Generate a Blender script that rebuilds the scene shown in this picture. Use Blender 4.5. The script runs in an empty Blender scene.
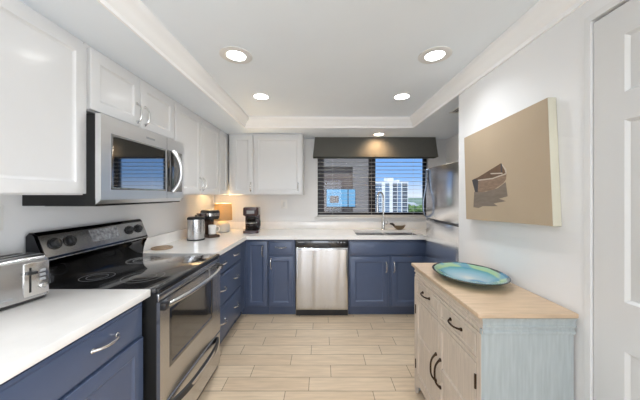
import bpy, bmesh, math, random
from mathutils import Vector, Matrix
random.seed(7)
PI = math.pi
C = bpy.context.scene.collection
S = bpy.context.scene

# ------------------------------------------------------------------ camera, sky, sun, added fill, exposure
CZ = 1.37
cam_data = bpy.data.cameras.new('camera')
cam_data.sensor_width = 36.0
cam_data.lens = 257.0 / 640.0 * 36.0
cam_data.shift_x = -2.0 / 640.0
cam_data.shift_y = -5.0 / 640.0
cam_data.clip_start = 0.02
cam_data.clip_end = 3000
cam = bpy.data.objects.new('camera', cam_data)
C.objects.link(cam)
cam.location = (0, 0, CZ)
cam.rotation_euler = (PI / 2, 0, 0)
S.camera = cam

def srgb(r, g, b):
    def f(c):
        c /= 255.0
        return c / 12.92 if c <= 0.04045 else ((c + 0.055) / 1.055) ** 2.4
    return (f(r), f(g), f(b), 1.0)

world = bpy.data.worlds.new('sky')
S.world = world
world.use_nodes = True
wn = world.node_tree
wn.nodes.clear()
w_out = wn.nodes.new('ShaderNodeOutputWorld')
w_bg = wn.nodes.new('ShaderNodeBackground')
w_tc = wn.nodes.new('ShaderNodeTexCoord')
w_sep = wn.nodes.new('ShaderNodeSeparateXYZ')
w_ramp = wn.nodes.new('ShaderNodeValToRGB')
w_ramp.color_ramp.elements[0].position = 0.0
w_ramp.color_ramp.elements[0].color = srgb(222, 232, 244)
w_ramp.color_ramp.elements[1].position = 0.24
w_ramp.color_ramp.elements[1].color = srgb(86, 146, 226)
w_mid = w_ramp.color_ramp.elements.new(0.06)
w_mid.color = srgb(140, 184, 238)
wn.links.new(w_tc.outputs['Generated'], w_sep.inputs[0])
wn.links.new(w_sep.outputs['Z'], w_ramp.inputs[0])
wn.links.new(w_ramp.outputs[0], w_bg.inputs['Color'])
w_bg.inputs['Strength'].default_value = 1.05
wn.links.new(w_bg.outputs[0], w_out.inputs['Surface'])

sun_data = bpy.data.lights.new('sun', 'SUN')
sun_data.energy = 4.2
sun_data.angle = 0.01
sun_data.color = (1.0, 0.95, 0.88)
sun = bpy.data.objects.new('sun', sun_data)
C.objects.link(sun)
sun.rotation_euler = (math.radians(38), 0, math.radians(-28))   # from behind the camera, high

def added_fill(loc, rot, sx, sy, energy):      # area lamps added to boost window light from behind the camera
    day = bpy.data.lights.new('added_fill', 'AREA')
    day.shape = 'RECTANGLE'
    day.size, day.size_y = sx, sy
    day.energy = energy
    day.color = (0.93, 0.97, 1.01)
    o = bpy.data.objects.new('added_fill', day)
    C.objects.link(o)
    o.location, o.rotation_euler = loc, rot
added_fill((3.08, -1.80, 1.10), (PI / 2 + math.radians(12), 0, math.radians(78)), 2.4, 1.85, 84)
added_fill((-0.2, -3.40, 1.15), (PI / 2 + math.radians(22), 0, 0), 2.0, 1.8, 46)

LAMP_L = 18.0          # radiance of the recessed lamps' diffusers
SPOT_W = 17.0          # their downward beams
S.view_settings.view_transform = 'Standard'
S.view_settings.look = 'None'
S.view_settings.gamma = 1.0
S.view_settings.use_curve_mapping = False
S.view_settings.exposure = 0.24
S.cycles.max_bounces = 14
S.cycles.diffuse_bounces = 10

# ------------------------------------------------------------------ materials
MATS = {}
def mat(name, col, rough=0.5, metal=0.0, var=0.0, scale=6.0, stretch=(1, 1, 1), bump=0.0, bscale=60.0,
        coat=0.0, spec=0.5, rvar=0.0, bdist=0.002):
    m = bpy.data.materials.new(name)
    m.use_nodes = True
    nt = m.node_tree
    b = nt.nodes['Principled BSDF']
    b.inputs['Roughness'].default_value = rough
    b.inputs['Metallic'].default_value = metal
    b.inputs['Coat Weight'].default_value = coat
    b.inputs['Coat Roughness'].default_value = 0.12
    b.inputs['Specular IOR Level'].default_value = spec
    tc = nt.nodes.new('ShaderNodeTexCoord')
    mp = nt.nodes.new('ShaderNodeMapping')
    mp.inputs['Scale'].default_value = stretch
    nt.links.new(tc.outputs['Object'], mp.inputs['Vector'])
    nz = nt.nodes.new('ShaderNodeTexNoise')
    nz.inputs['Scale'].default_value = scale
    nz.inputs['Detail'].default_value = 4
    nt.links.new(mp.outputs[0], nz.inputs['Vector'])
    rp = nt.nodes.new('ShaderNodeValToRGB')
    rp.color_ramp.elements[0].position = 0.3
    rp.color_ramp.elements[1].position = 0.7
    rp.color_ramp.elements[0].color = tuple(max(0, c * (1 - var)) for c in col[:3]) + (1,)
    rp.color_ramp.elements[1].color = tuple(min(1, c * (1 + var)) for c in col[:3]) + (1,)
    nt.links.new(nz.outputs['Fac'], rp.inputs['Fac'])
    nt.links.new(rp.outputs['Color'], b.inputs['Base Color'])
    if rvar:
        mr = nt.nodes.new('ShaderNodeMapRange')
        mr.inputs['To Min'].default_value = max(0.02, rough - rvar)
        mr.inputs['To Max'].default_value = rough + rvar
        nt.links.new(nz.outputs['Fac'], mr.inputs['Value'])
        nt.links.new(mr.outputs[0], b.inputs['Roughness'])
    if bump:
        n2 = nt.nodes.new('ShaderNodeTexNoise')
        n2.inputs['Scale'].default_value = bscale
        nt.links.new(mp.outputs[0], n2.inputs['Vector'])
        bp = nt.nodes.new('ShaderNodeBump')
        bp.inputs['Strength'].default_value = bump
        bp.inputs['Distance'].default_value = bdist
        nt.links.new(n2.outputs['Fac'], bp.inputs['Height'])
        nt.links.new(bp.outputs[0], b.inputs['Normal'])
    MATS[name] = m
    return m

def emit(name, col, strength):
    m = bpy.data.materials.new(name)
    m.use_nodes = True
    nt = m.node_tree
    nt.nodes.clear()
    o = nt.nodes.new('ShaderNodeOutputMaterial')
    e = nt.nodes.new('ShaderNodeEmission')
    e.inputs['Color'].default_value = col
    e.inputs['Strength'].default_value = strength
    nt.links.new(e.outputs[0], o.inputs['Surface'])
    return m

def thin_glass(name, tint=(1, 1, 1, 1), refl=0.06):
    m = bpy.data.materials.new(name)
    m.use_nodes = True
    nt = m.node_tree
    nt.nodes.clear()
    o = nt.nodes.new('ShaderNodeOutputMaterial')
    t = nt.nodes.new('ShaderNodeBsdfTransparent')
    t.inputs['Color'].default_value = tint
    g = nt.nodes.new('ShaderNodeBsdfGlossy')
    g.inputs['Roughness'].default_value = 0.0
    fr = nt.nodes.new('ShaderNodeFresnel')
    fr.inputs['IOR'].default_value = 1.35
    mx = nt.nodes.new('ShaderNodeMixShader')
    nt.links.new(fr.outputs[0], mx.inputs['Fac'])
    nt.links.new(t.outputs[0], mx.inputs[1])
    nt.links.new(g.outputs[0], mx.inputs[2])
    nt.links.new(mx.outputs[0], o.inputs['Surface'])
    return m

wall_paint = mat('wall_paint', srgb(230, 230, 230), 0.55, var=0.012, scale=2, bump=0.05, bscale=180)
ceiling_paint = mat('ceiling_paint', srgb(234, 241, 248), 0.7, var=0.012, scale=3, bump=0.06, bscale=150)
trim_paint = mat('trim_paint', srgb(222, 222, 221), 0.35, var=0.008, scale=4)
white_lacquer = mat('white_lacquer', srgb(220, 220, 220), 0.3, var=0.01, scale=5, coat=0.25)
navy_lacquer = mat('navy_lacquer', srgb(78, 91, 118), 0.32, var=0.03, scale=7, coat=0.15)
quartz = mat('quartz', srgb(247, 245, 242), 0.13, var=0.03, scale=9, coat=0.2)
stainless = mat('stainless', (0.60, 0.60, 0.605, 1), 0.26, 1.0, var=0.05, scale=14, stretch=(1, 1, 0.03), rvar=0.05, bump=0.5, bscale=7)
stainless_door = mat('stainless_door', (0.60, 0.60, 0.605, 1), 0.2, 1.0, var=0.05, scale=14, stretch=(1, 1, 0.03), rvar=0.05, bump=1.0, bscale=4.5, bdist=0.030)
door_paint = mat('door_paint', srgb(213, 213, 212), 0.38, var=0.008, scale=4)
crown_paint = mat('crown_paint', srgb(247, 247, 247), 0.4, var=0.006, scale=4)
blue_reflection_steel = mat('blue_reflection_steel', (0.22, 0.26, 0.33, 1), 0.2, 1.0, var=0.05)  # steel tinted blue, a reflection put into the handle's colour
fascia_grey = mat('fascia_grey', (0.33, 0.335, 0.345, 1), 0.2, 1.0, var=0.3, scale=5)
bright_steel = mat('bright_steel', (0.74, 0.74, 0.745, 1), 0.36, 1.0, var=0.04, scale=14, stretch=(0.03, 1, 1), rvar=0.04)
stainless_flat = mat('stainless_flat', (0.60, 0.60, 0.605, 1), 0.26, 1.0, var=0.05, scale=14, stretch=(0.03, 1, 1), rvar=0.05)
fridge_steel = mat('fridge_steel', (0.84, 0.84, 0.84, 1), 0.17, 1.0, var=0.02, scale=10, stretch=(1, 1, 0.05))
chrome = mat('chrome', (0.6, 0.6, 0.6, 1), 0.12, 1.0, var=0.02)
nickel = mat('nickel', (0.68, 0.665, 0.645, 1), 0.22, 1.0, var=0.03)
black_glass = mat('black_glass', (0.014, 0.014, 0.015, 1), 0.05, var=0.1, scale=3, coat=1.0, spec=1.0)
mirror_black = mat('mirror_black', (0.42, 0.42, 0.425, 1), 0.04, 1.0, var=0.03, scale=3)
black_enamel = mat('black_enamel', (0.014, 0.014, 0.016, 1), 0.12, var=0.12, scale=4, coat=0.8, spec=0.8)
black_trim = mat('black_trim', (0.012, 0.012, 0.013, 1), 0.22, var=0.1, spec=0.4)
guard_black = mat('guard_black', (0.055, 0.056, 0.06, 1), 0.08, 1.0, var=0.2, scale=4)
black_satin = mat('black_satin', (0.010, 0.010, 0.010, 1), 0.45, var=0.1, spec=0.25)
black_plastic = mat('black_plastic', (0.02, 0.02, 0.021, 1), 0.38, var=0.1)
dark_metal = mat('dark_metal', srgb(46, 44, 44), 0.4, 0.6, var=0.08)
grey_print = mat('grey_print', srgb(150, 152, 154), 0.4, var=0.05)
display_grey = mat('display_grey', srgb(168, 170, 174), 0.25, 0.5, var=0.45, scale=60)
valance_fabric = mat('valance_fabric', srgb(92, 91, 86), 0.85, var=0.08, scale=40, stretch=(1, 1, 6), bump=0.3, bscale=400)
blind_white = mat('blind_white', srgb(222, 222, 220), 0.45, var=0.01)
cord_white = mat('cord_white', srgb(220, 218, 214), 0.7, var=0.02)
bronze_frame = mat('bronze_frame', srgb(44, 42, 44), 0.4, 0.5, var=0.06)
blue_frame = mat('blue_frame', srgb(56, 72, 96), 0.4, 0.3, var=0.05)
oak_top = mat('oak_top', srgb(200, 175, 147), 0.45, var=0.10, scale=5, stretch=(14, 1.2, 10), bump=0.12, bscale=40)
oak_grey = mat('oak_grey', srgb(206, 193, 178), 0.55, var=0.10, scale=5, stretch=(14, 10, 1.2), bump=0.15, bscale=40)
blue_grey_wood = mat('blue_grey_wood', srgb(168, 176, 177), 0.55, var=0.10, scale=5, stretch=(10, 14, 1.3), bump=0.15, bscale=40)  # pale blue-grey tone for the side panels and side cornice
aged_bronze = mat('aged_bronze', srgb(70, 54, 40), 0.35, 0.9, var=0.15, scale=20)
canvas_tan = mat('canvas_tan', srgb(178, 160, 136), 0.8, var=0.05, scale=2.2, bump=0.2, bscale=500)
canvas_edge = mat('canvas_edge', srgb(206, 203, 186), 0.8, var=0.04, scale=5, bump=0.2, bscale=500)
boat_wood = mat('boat_wood', srgb(134, 112, 94), 0.8, var=0.18, scale=30, stretch=(1, 1, 4))
boat_inside = mat('boat_inside', srgb(100, 78, 60), 0.8, var=0.15, scale=30)
boat_dark = mat('boat_dark', srgb(66, 64, 66), 0.8, var=0.1, scale=20)
boat_rim = mat('boat_rim', srgb(188, 176, 160), 0.8, var=0.06, scale=20)
boat_reflection = mat('boat_reflection', srgb(122, 110, 98), 0.8, var=0.12, scale=14, stretch=(1, 1, 5))
coffee_brown = mat('coffee_brown', srgb(84, 64, 52), 0.3, var=0.08, coat=0.2)
coffee_maroon = mat('coffee_maroon', srgb(66, 46, 48), 0.2, var=0.15, coat=0.4)
ceramic_white = mat('ceramic_white', srgb(236, 234, 230), 0.25, var=0.01, coat=0.3)
ceramic_grey = mat('ceramic_grey', srgb(206, 208, 204), 0.4, var=0.04, scale=18)
trivet_wood = mat('trivet_wood', srgb(168, 144, 118), 0.6, var=0.12, scale=6, stretch=(1, 12, 1))
dish_brown = mat('dish_brown', srgb(126, 108, 84), 0.4, var=0.15, scale=25)
dish_dark = mat('dish_dark', srgb(46, 40, 36), 0.4, var=0.15, scale=25)
plastic_white = mat('plastic_white', srgb(234, 233, 230), 0.4, var=0.01)
slot_dark = mat('slot_dark', (0.01, 0.01, 0.01, 1), 0.6, var=0.1)
wing_brown = mat('wing_brown', srgb(98, 86, 78), 0.9, var=0.05, scale=0.6)
wing_grey = mat('wing_grey', srgb(112, 107, 102), 0.9, var=0.04, scale=0.6)
wing_glass_sky = mat('wing_glass_sky', srgb(98, 150, 178), 0.25, var=0.16, scale=1.4)  # blue sky reflection painted into the pane colour
condo_white = mat('condo_white', srgb(240, 240, 238), 0.8, var=0.02, scale=0.05)
condo_glass = mat('condo_glass', srgb(112, 134, 158), 0.3, var=0.15, scale=0.4)
condo_dark = mat('condo_dark', srgb(84, 92, 104), 0.6, var=0.15, scale=0.3)  # darker tone for some of the window columns
leaf_green = mat('leaf_green', srgb(96, 122, 72), 0.9, var=0.3, scale=0.6)
bark = mat('bark', srgb(96, 80, 64), 0.9, var=0.15, scale=2)
roof_pale = mat('roof_pale', srgb(206, 210, 214), 0.8, var=0.05, scale=0.1)
grass_ground = mat('grass_ground', srgb(128, 146, 118), 0.95, var=0.25, scale=0.02)
lamp_glow = emit('lamp_glow', (1.0, 0.985, 0.965, 1), LAMP_L)
lamp_glow_warm = emit('lamp_glow_warm', (1.0, 0.88, 0.72, 1), LAMP_L * 2.2)
bulb_glow = emit('bulb_glow', (1.0, 0.72, 0.38, 1), 560.0)
window_glass = thin_glass('window_glass', (0.97, 0.985, 1, 1))
carafe_glass = thin_glass('carafe_glass', (0.55, 0.45, 0.45, 1))

# floor: wood-look plank tile
def floor_material():
    m = bpy.data.materials.new('plank_tile')
    m.use_nodes = True
    nt = m.node_tree
    b = nt.nodes['Principled BSDF']
    tc = nt.nodes.new('ShaderNodeTexCoord')
    br = nt.nodes.new('ShaderNodeTexBrick')
    br.offset = 0.0
    br.offset_frequency = 2
    br.inputs['Scale'].default_value = 1.0
    br.inputs['Brick Width'].default_value = 0.61
    br.inputs['Row Height'].default_value = 0.137
    br.inputs['Mortar Size'].default_value = 0.0028
    br.inputs['Mortar Smooth'].default_value = 0.3
    br.inputs['Color1'].default_value = srgb(226, 207, 181)
    br.inputs['Color2'].default_value = srgb(218, 196, 168)
    br.inputs['Mortar'].default_value = srgb(148, 128, 104)
    mp = nt.nodes.new('ShaderNodeMapping')
    mp.inputs['Location'].default_value = (6.1, 2.74 - 0.015, 0)
    nt.links.new(tc.outputs['Object'], mp.inputs['Vector'])
    def M(op, a, b):
        n = nt.nodes.new('ShaderNodeMath')
        n.operation = op
        for k, q in enumerate((a, b)):
            if q is None:
                continue
            if isinstance(q, (int, float)):
                n.inputs[k].default_value = q
            else:
                nt.links.new(q, n.inputs[k])
        return n.outputs[0]
    sp = nt.nodes.new('ShaderNodeSeparateXYZ')
    nt.links.new(mp.outputs[0], sp.inputs[0])
    row = M('FLOOR', M('DIVIDE', sp.outputs['Y'], 0.137), None)
    third = M('MODULO', M('ADD', row, 1.0), 3.0)      # courses repeat every third row
    xs = M('SUBTRACT', sp.outputs['X'], M('ADD', M('MULTIPLY', third, 0.162), -0.256))
    cb = nt.nodes.new('ShaderNodeCombineXYZ')
    nt.links.new(xs, cb.inputs['X'])
    nt.links.new(sp.outputs['Y'], cb.inputs['Y'])
    nt.links.new(cb.outputs[0], br.inputs['Vector'])
    mp2 = nt.nodes.new('ShaderNodeMapping')
    mp2.inputs['Scale'].default_value = (1.6, 16, 1)
    nt.links.new(tc.outputs['Object'], mp2.inputs['Vector'])
    nz = nt.nodes.new('ShaderNodeTexNoise')
    nz.inputs['Scale'].default_value = 3.0
    nz.inputs['Detail'].default_value = 5
    nt.links.new(mp2.outputs[0], nz.inputs['Vector'])
    rp = nt.nodes.new('ShaderNodeValToRGB')
    rp.color_ramp.elements[0].position = 0.25
    rp.color_ramp.elements[0].color = (0.82, 0.80, 0.77, 1)
    rp.color_ramp.elements[1].position = 0.7
    rp.color_ramp.elements[1].color = (1.05, 1.04, 1.03, 1)
    nt.links.new(nz.outputs['Fac'], rp.inputs['Fac'])
    mx = nt.nodes.new('ShaderNodeMix')
    mx.data_type = 'RGBA'
    mx.blend_type = 'MULTIPLY'
    mx.inputs[0].default_value = 1.0
    nt.links.new(br.outputs['Color'], mx.inputs[6])
    nt.links.new(rp.outputs['Color'], mx.inputs[7])
    nt.links.new(mx.outputs[2], b.inputs['Base Color'])
    b.inputs['Roughness'].default_value = 0.36
    bp = nt.nodes.new('ShaderNodeBump')
    bp.inputs['Strength'].default_value = 0.25
    bp.inputs['Distance'].default_value = 0.003
    bp.invert = True
    nt.links.new(br.outputs['Fac'], bp.inputs['Height'])
    nt.links.new(bp.outputs[0], b.inputs['Normal'])
    return m
plank_tile = floor_material()

# lamp shade: fabric that lets light through
def shade_material():
    m = bpy.data.materials.new('shade_linen')
    m.use_nodes = True
    nt = m.node_tree
    nt.nodes.clear()
    o = nt.nodes.new('ShaderNodeOutputMaterial')
    d = nt.nodes.new('ShaderNodeBsdfDiffuse')
    t = nt.nodes.new('ShaderNodeBsdfTranslucent')
    nz = nt.nodes.new('ShaderNodeTexNoise')
    nz.inputs['Scale'].default_value = 220
    rp = nt.nodes.new('ShaderNodeValToRGB')
    rp.color_ramp.elements[0].color = srgb(166, 144, 112)
    rp.color_ramp.elements[1].color = srgb(196, 174, 140)
    nt.links.new(nz.outputs['Fac'], rp.inputs['Fac'])
    nt.links.new(rp.outputs[0], d.inputs['Color'])
    nt.links.new(rp.outputs[0], t.inputs['Color'])
    mx = nt.nodes.new('ShaderNodeMixShader')
    mx.inputs[0].default_value = 0.24
    nt.links.new(d.outputs[0], mx.inputs[1])
    nt.links.new(t.outputs[0], mx.inputs[2])
    nt.links.new(mx.outputs[0], o.inputs['Surface'])
    return m
shade_linen = shade_material()

# art-glass platter: green rim, turquoise well, pale centre
def platter_material():
    m = bpy.data.materials.new('art_glass')
    m.use_nodes = True
    nt = m.node_tree
    b = nt.nodes['Principled BSDF']
    tc = nt.nodes.new('ShaderNodeTexCoord')
    mp = nt.nodes.new('ShaderNodeMapping')
    mp.inputs['Scale'].default_value = (1 / 0.183, 1 / 0.218, 0)
    nt.links.new(tc.outputs['Object'], mp.inputs['Vector'])
    ln = nt.nodes.new('ShaderNodeVectorMath')
    ln.operation = 'LENGTH'
    nt.links.new(mp.outputs[0], ln.inputs[0])
    nz = nt.nodes.new('ShaderNodeTexNoise')
    nz.inputs['Scale'].default_value = 9
    nt.links.new(tc.outputs['Object'], nz.inputs['Vector'])
    ad = nt.nodes.new('ShaderNodeMath')
    ad.operation = 'MULTIPLY_ADD'
    ad.inputs[1].default_value = 0.12
    nt.links.new(nz.outputs['Fac'], ad.inputs[0])
    nt.links.new(ln.outputs['Value'], ad.inputs[2])
    rp = nt.nodes.new('ShaderNodeValToRGB')
    els = rp.color_ramp.elements
    els[0].position = 0.12
    els[0].color = srgb(176, 190, 188)
    els[1].position = 1.3
    els[1].color = srgb(30, 40, 42)
    for p, c in ((0.30, srgb(146, 176, 188)), (0.62, srgb(112, 160, 178)), (0.80, srgb(76, 142, 150)), (0.86, srgb(146, 180, 132)), (0.99, srgb(138, 176, 150))):
        e = els.new(p)
        e.color = c
    nt.links.new(ad.outputs[0], rp.inputs['Fac'])
    n2 = nt.nodes.new('ShaderNodeTexNoise')
    n2.inputs['Scale'].default_value = 7
    n2.inputs['Detail'].default_value = 1
    nt.links.new(tc.outputs['Object'], n2.inputs['Vector'])
    r2 = nt.nodes.new('ShaderNodeValToRGB')
    r2.color_ramp.elements[0].position = 0.60
    r2.color_ramp.elements[0].color = (0, 0, 0, 1)
    r2.color_ramp.elements[1].position = 0.66
    r2.color_ramp.elements[1].color = (0.75, 0.75, 0.75, 1)
    nt.links.new(n2.outputs['Fac'], r2.inputs['Fac'])
    mx = nt.nodes.new('ShaderNodeMix')
    mx.data_type = 'RGBA'
    nt.links.new(r2.outputs[0], mx.inputs[0])
    nt.links.new(rp.outputs[0], mx.inputs[6])
    mx.inputs[7].default_value = srgb(56, 128, 166)
    nt.links.new(mx.outputs[2], b.inputs['Base Color'])
    b.inputs['Roughness'].default_value = 0.12
    b.inputs['Coat Weight'].default_value = 0.5
    return m
art_glass = platter_material()

# ------------------------------------------------------------------ mesh helpers
def box(bm, x0, x1, y0, y1, z0, z1, bev=0.0, seg=2, mi=0):
    x0, x1 = min(x0, x1), max(x0, x1)
    y0, y1 = min(y0, y1), max(y0, y1)
    z0, z1 = min(z0, z1), max(z0, z1)
    t = bmesh.new()
    vs = [t.verts.new((x, y, z)) for z in (z0, z1) for y in (y0, y1) for x in (x0, x1)]
    for f in ((0, 2, 3, 1), (4, 5, 7, 6), (0, 1, 5, 4), (2, 6, 7, 3), (0, 4, 6, 2), (1, 3, 7, 5)):
        t.faces.new([vs[i] for i in f])
    if bev > 0:
        bmesh.ops.bevel(t, geom=list(t.edges), offset=bev, segments=seg, profile=0.5, affect='EDGES')
    merge(bm, t, mi)

def merge(bm, t, mi=None):
    t.verts.index_update()
    nv = [bm.verts.new(v.co) for v in t.verts]
    for f in t.faces:
        try:
            nf = bm.faces.new([nv[v.index] for v in f.verts])
            nf.material_index = f.material_index if mi is None else mi
        except ValueError:
            pass
    t.free()

def rings(bm, loops, cap0=True, cap1=True, mi=0, closed=True):
    """join successive closed loops of points with quads"""
    vv = [[bm.verts.new(p) for p in lp] for lp in loops]
    n = len(vv[0])
    for a, b in zip(vv[:-1], vv[1:]):
        for i in range(n if closed else n - 1):
            j = (i + 1) % n
            f = bm.faces.new((a[i], a[j], b[j], b[i]))
            f.material_index = mi
    if cap0:
        bm.faces.new(list(reversed(vv[0]))).material_index = mi
    if cap1:
        bm.faces.new(vv[-1]).material_index = mi

def panel(bm, x0, x1, z0, z1, prof, mi=0):
    """prof: list of (inset, y); a rectangle in the xz plane stepped inward"""
    lp = []
    for ins, y in prof:
        lp.append([(x0 + ins, y, z0 + ins), (x1 - ins, y, z0 + ins), (x1 - ins, y, z1 - ins), (x0 + ins, y, z1 - ins)])
    rings(bm, lp, mi=mi)

def shaker(bm, x0, x1, z0, z1, yb, yf, fw=0.06, rec=0.008, slope=0.012):
    """door slab with routed frame: back at yb, front face at yf (front is -y)"""
    panel(bm, x0, x1, z0, z1, [(0, yb), (0, yf + 0.005), (0.002, yf + 0.0015), (0.006, yf), (fw, yf), (fw + 0.003, yf + 0.003),
                               (fw + slope, yf + rec), (fw + slope + 0.004, yf + rec)])

def slabfront(bm, x0, x1, z0, z1, yb, yf):
    """drawer front with a stepped edge"""
    panel(bm, x0, x1, z0, z1, [(0, yb), (0, yf + 0.009), (0.010, yf + 0.006), (0.013, yf + 0.001), (0.017, yf)])

def tube(bm, pts, rad, seg=10, cap=True, mi=0):
    pts = [Vector(p) for p in pts]
    n = len(pts)
    if not isinstance(rad, (list, tuple)):
        rad = [rad] * n
    loops = []
    up = None
    for i, p in enumerate(pts):
        d = (pts[min(i + 1, n - 1)] - pts[max(i - 1, 0)]).normalized()
        if up is None:
            up = Vector((0, 0, 1)) if abs(d.z) < 0.9 else Vector((1, 0, 0))
        s = d.cross(up)
        if s.length < 1e-5:
            s = d.cross(Vector((0.3, 0.9, 0.1)))
        s.normalize()
        u = s.cross(d).normalized()
        up = u
        r = rad[i]
        loops.append([p + (s * math.cos(2 * PI * k / seg) + u * math.sin(2 * PI * k / seg)) * r for k in range(seg)])
    rings(bm, loops, cap, cap, mi)

def lathe(bm, prof, cx=0, cy=0, cz=0, seg=28, mi=0, sx=1.0, sy=1.0, cap=True):
    loops = []
    for r, z in prof:
        r = max(r, 0.0004)
        loops.append([(cx + r * sx * math.cos(2 * PI * k / seg), cy + r * sy * math.sin(2 * PI * k / seg), cz + z) for k in range(seg)])
    rings(bm, loops, cap, cap, mi)

def disc_y(bm, cx, cz, y0, y1, r, seg=22, bev=0.0, mi=0):
    """cylinder with its axis along y"""
    prof = [(r, y0), (r, y1 + bev * 0)] if not bev else [(r, y0), (r, y1 + bev), (r - bev, y1)]
    rings(bm, [[(cx + q * math.cos(-2 * PI * k / seg), y, cz + q * math.sin(-2 * PI * k / seg)) for k in range(seg)] for q, y in prof], mi=mi)

def prism(bm, poly, axis, a0, a1, mi=0):
    """extrude a closed 2D polygon: axis 'x' -> poly is (y,z); 'y' -> (x,z); 'z' -> (x,y)"""
    def P(p, a):
        return (a, p[0], p[1]) if axis == 'x' else (p[0], a, p[1]) if axis == 'y' else (p[0], p[1], a)
    rings(bm, [[P(p, a0) for p in poly], [P(p, a1) for p in poly]], mi=mi)

def cells(bm, xs, ys, keep, z0, z1, mi=0):
    """slab made from a grid of cells, only outer faces; keep(i,j) says which cells exist"""
    nx, ny = len(xs) - 1, len(ys) - 1
    V = {}
    def v(i, j, k):
        if (i, j, k) not in V:
            V[(i, j, k)] = bm.verts.new((xs[i], ys[j], z1 if k else z0))
        return V[(i, j, k)]
    K = lambda i, j: 0 <= i < nx and 0 <= j < ny and keep(i, j)
    for i in range(nx):
        for j in range(ny):
            if not K(i, j):
                continue
            fs = [(v(i, j, 1), v(i + 1, j, 1), v(i + 1, j + 1, 1), v(i, j + 1, 1)),
                  (v(i, j, 0), v(i, j + 1, 0), v(i + 1, j + 1, 0), v(i + 1, j, 0))]
            if not K(i - 1, j): fs.append((v(i, j, 0), v(i, j, 1), v(i, j + 1, 1), v(i, j + 1, 0)))
            if not K(i + 1, j): fs.append((v(i + 1, j, 0), v(i + 1, j + 1, 0), v(i + 1, j + 1, 1), v(i + 1, j, 1)))
            if not K(i, j - 1): fs.append((v(i, j, 0), v(i + 1, j, 0), v(i + 1, j, 1), v(i, j, 1)))
            if not K(i, j + 1): fs.append((v(i, j + 1, 0), v(i, j + 1, 1), v(i + 1, j + 1, 1), v(i + 1, j + 1, 0)))
            for f in fs:
                bm.faces.new(f).material_index = mi

def wall_cells(bm, axis, us, zs, hole, t0, t1):
    """upright wall with holes: axis 'x' runs along x (thickness in y), 'y' runs along y (thickness in x)"""
    t = bmesh.new()
    cells(t, us, zs, lambda i, j: not hole(i, j), t0, t1)
    for w in t.verts:
        u, z, th = w.co
        w.co = (u, th, z) if axis == 'x' else (th, u, z)
    merge(bm, t)

def obj(name, bm, mats, parent=None, loc=None, ang=35):
    bmesh.ops.recalc_face_normals(bm, faces=list(bm.faces))
    lim = math.radians(ang)
    for f in bm.faces:
        f.smooth = True
    for e in bm.edges:
        e.smooth = len(e.link_faces) == 2 and e.calc_face_angle(0) < lim
    me = bpy.data.meshes.new(name)
    bm.to_mesh(me)
    bm.free()
    if not isinstance(mats, (list, tuple)):
        mats = [mats]
    for m in mats:
        me.materials.append(m)
    o = bpy.data.objects.new(name, me)
    C.objects.link(o)
    if parent is not None:
        o.parent = parent
    if loc is not None:
        o.location = loc
    return o

def tag(o, label, cat, group=None, kind=None):
    o['label'] = label
    o['category'] = cat
    if group: o['group'] = group
    if kind: o['kind'] = kind
    return o

def thing(name, label, cat, loc=(0, 0, 0), rz=0.0, group=None):
    o = bpy.data.objects.new(name, None)
    o.empty_display_size = 0.1
    C.objects.link(o)
    o.location = loc
    o.rotation_euler = (0, 0, rz)
    return tag(o, label, cat, group)

def struct(name, bm, m, parent=None):
    o = obj(name, bm, m, parent)
    if parent is None:
        o['kind'] = 'structure'
    return o

def copy_tree(o, parent=None):
    c = o.copy()
    C.objects.link(c)
    if parent is not None:
        c.parent = parent
    for ch in list(o.children):
        copy_tree(ch, c)
    return c

NB = bmesh.new
FACE_LEFT = PI / 2        # local -y looks to +x (units on the left wall)
FACE_RIGHT = -PI / 2      # local -y looks to -x (units on the right wall)
XL, XR, YB = -1.48, 1.04, 3.50

# ------------------------------------------------------------------ the setting
bm = NB(); box(bm, -1.7, 3.4, -3.6, 3.7, -0.12, 0.0)
struct('floor', bm, plank_tile)

bm = NB(); box(bm, XL - 0.15, XL, -3.6, 3.65, 0, 2.36)
struct('wall_left', bm, wall_paint)

WX0, WX1, WZ0, WZ1 = -0.06, 1.45, 1.076, 1.98
bm = NB()
wall_cells(bm, 'x', [XL, WX0, WX1, 1.84], [0, WZ0, WZ1, 2.36], lambda i, j: i == 1 and j == 1, YB, YB + 0.15)
struct('wall_back', bm, wall_paint)

DY0, DY1, DZ = 0.23, 0.992, 2.04
bm = NB()
wall_cells(bm, 'y', [0.10, DY0, DY1, 1.955], [0, DZ, 2.36], lambda i, j: i == 1 and j == 0, XR, XR + 0.12)
box(bm, XR + 0.12, 1.84, 1.855, 1.955, 0, 2.36)
struct('wall_right', bm, wall_paint)

bm = NB(); box(bm, XR + 0.12, 3.35, 0.10, 0.22, 0, 2.36)
struct('wall_living', bm, wall_paint)

bm = NB()
wall_cells(bm, 'y', [-3.6, -3.15, -0.45, 0.10], [0, 0.08, 2.08, 2.36], lambda i, j: i == 1 and j == 1, 3.2, 3.35)
struct('wall_side', bm, wall_paint)

bm = NB(); box(bm, 1.69, 1.84, 1.955, YB, 0, 2.36)
struct('wall_alcove', bm, wall_paint)

bm = NB()
wall_cells(bm, 'x', [XL, -1.32, 0.92, 3.2], [0, 2.08, 2.36], lambda i, j: i == 1 and j == 0, -3.6, -3.5)
struct('wall_rear', bm, wall_paint)

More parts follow.
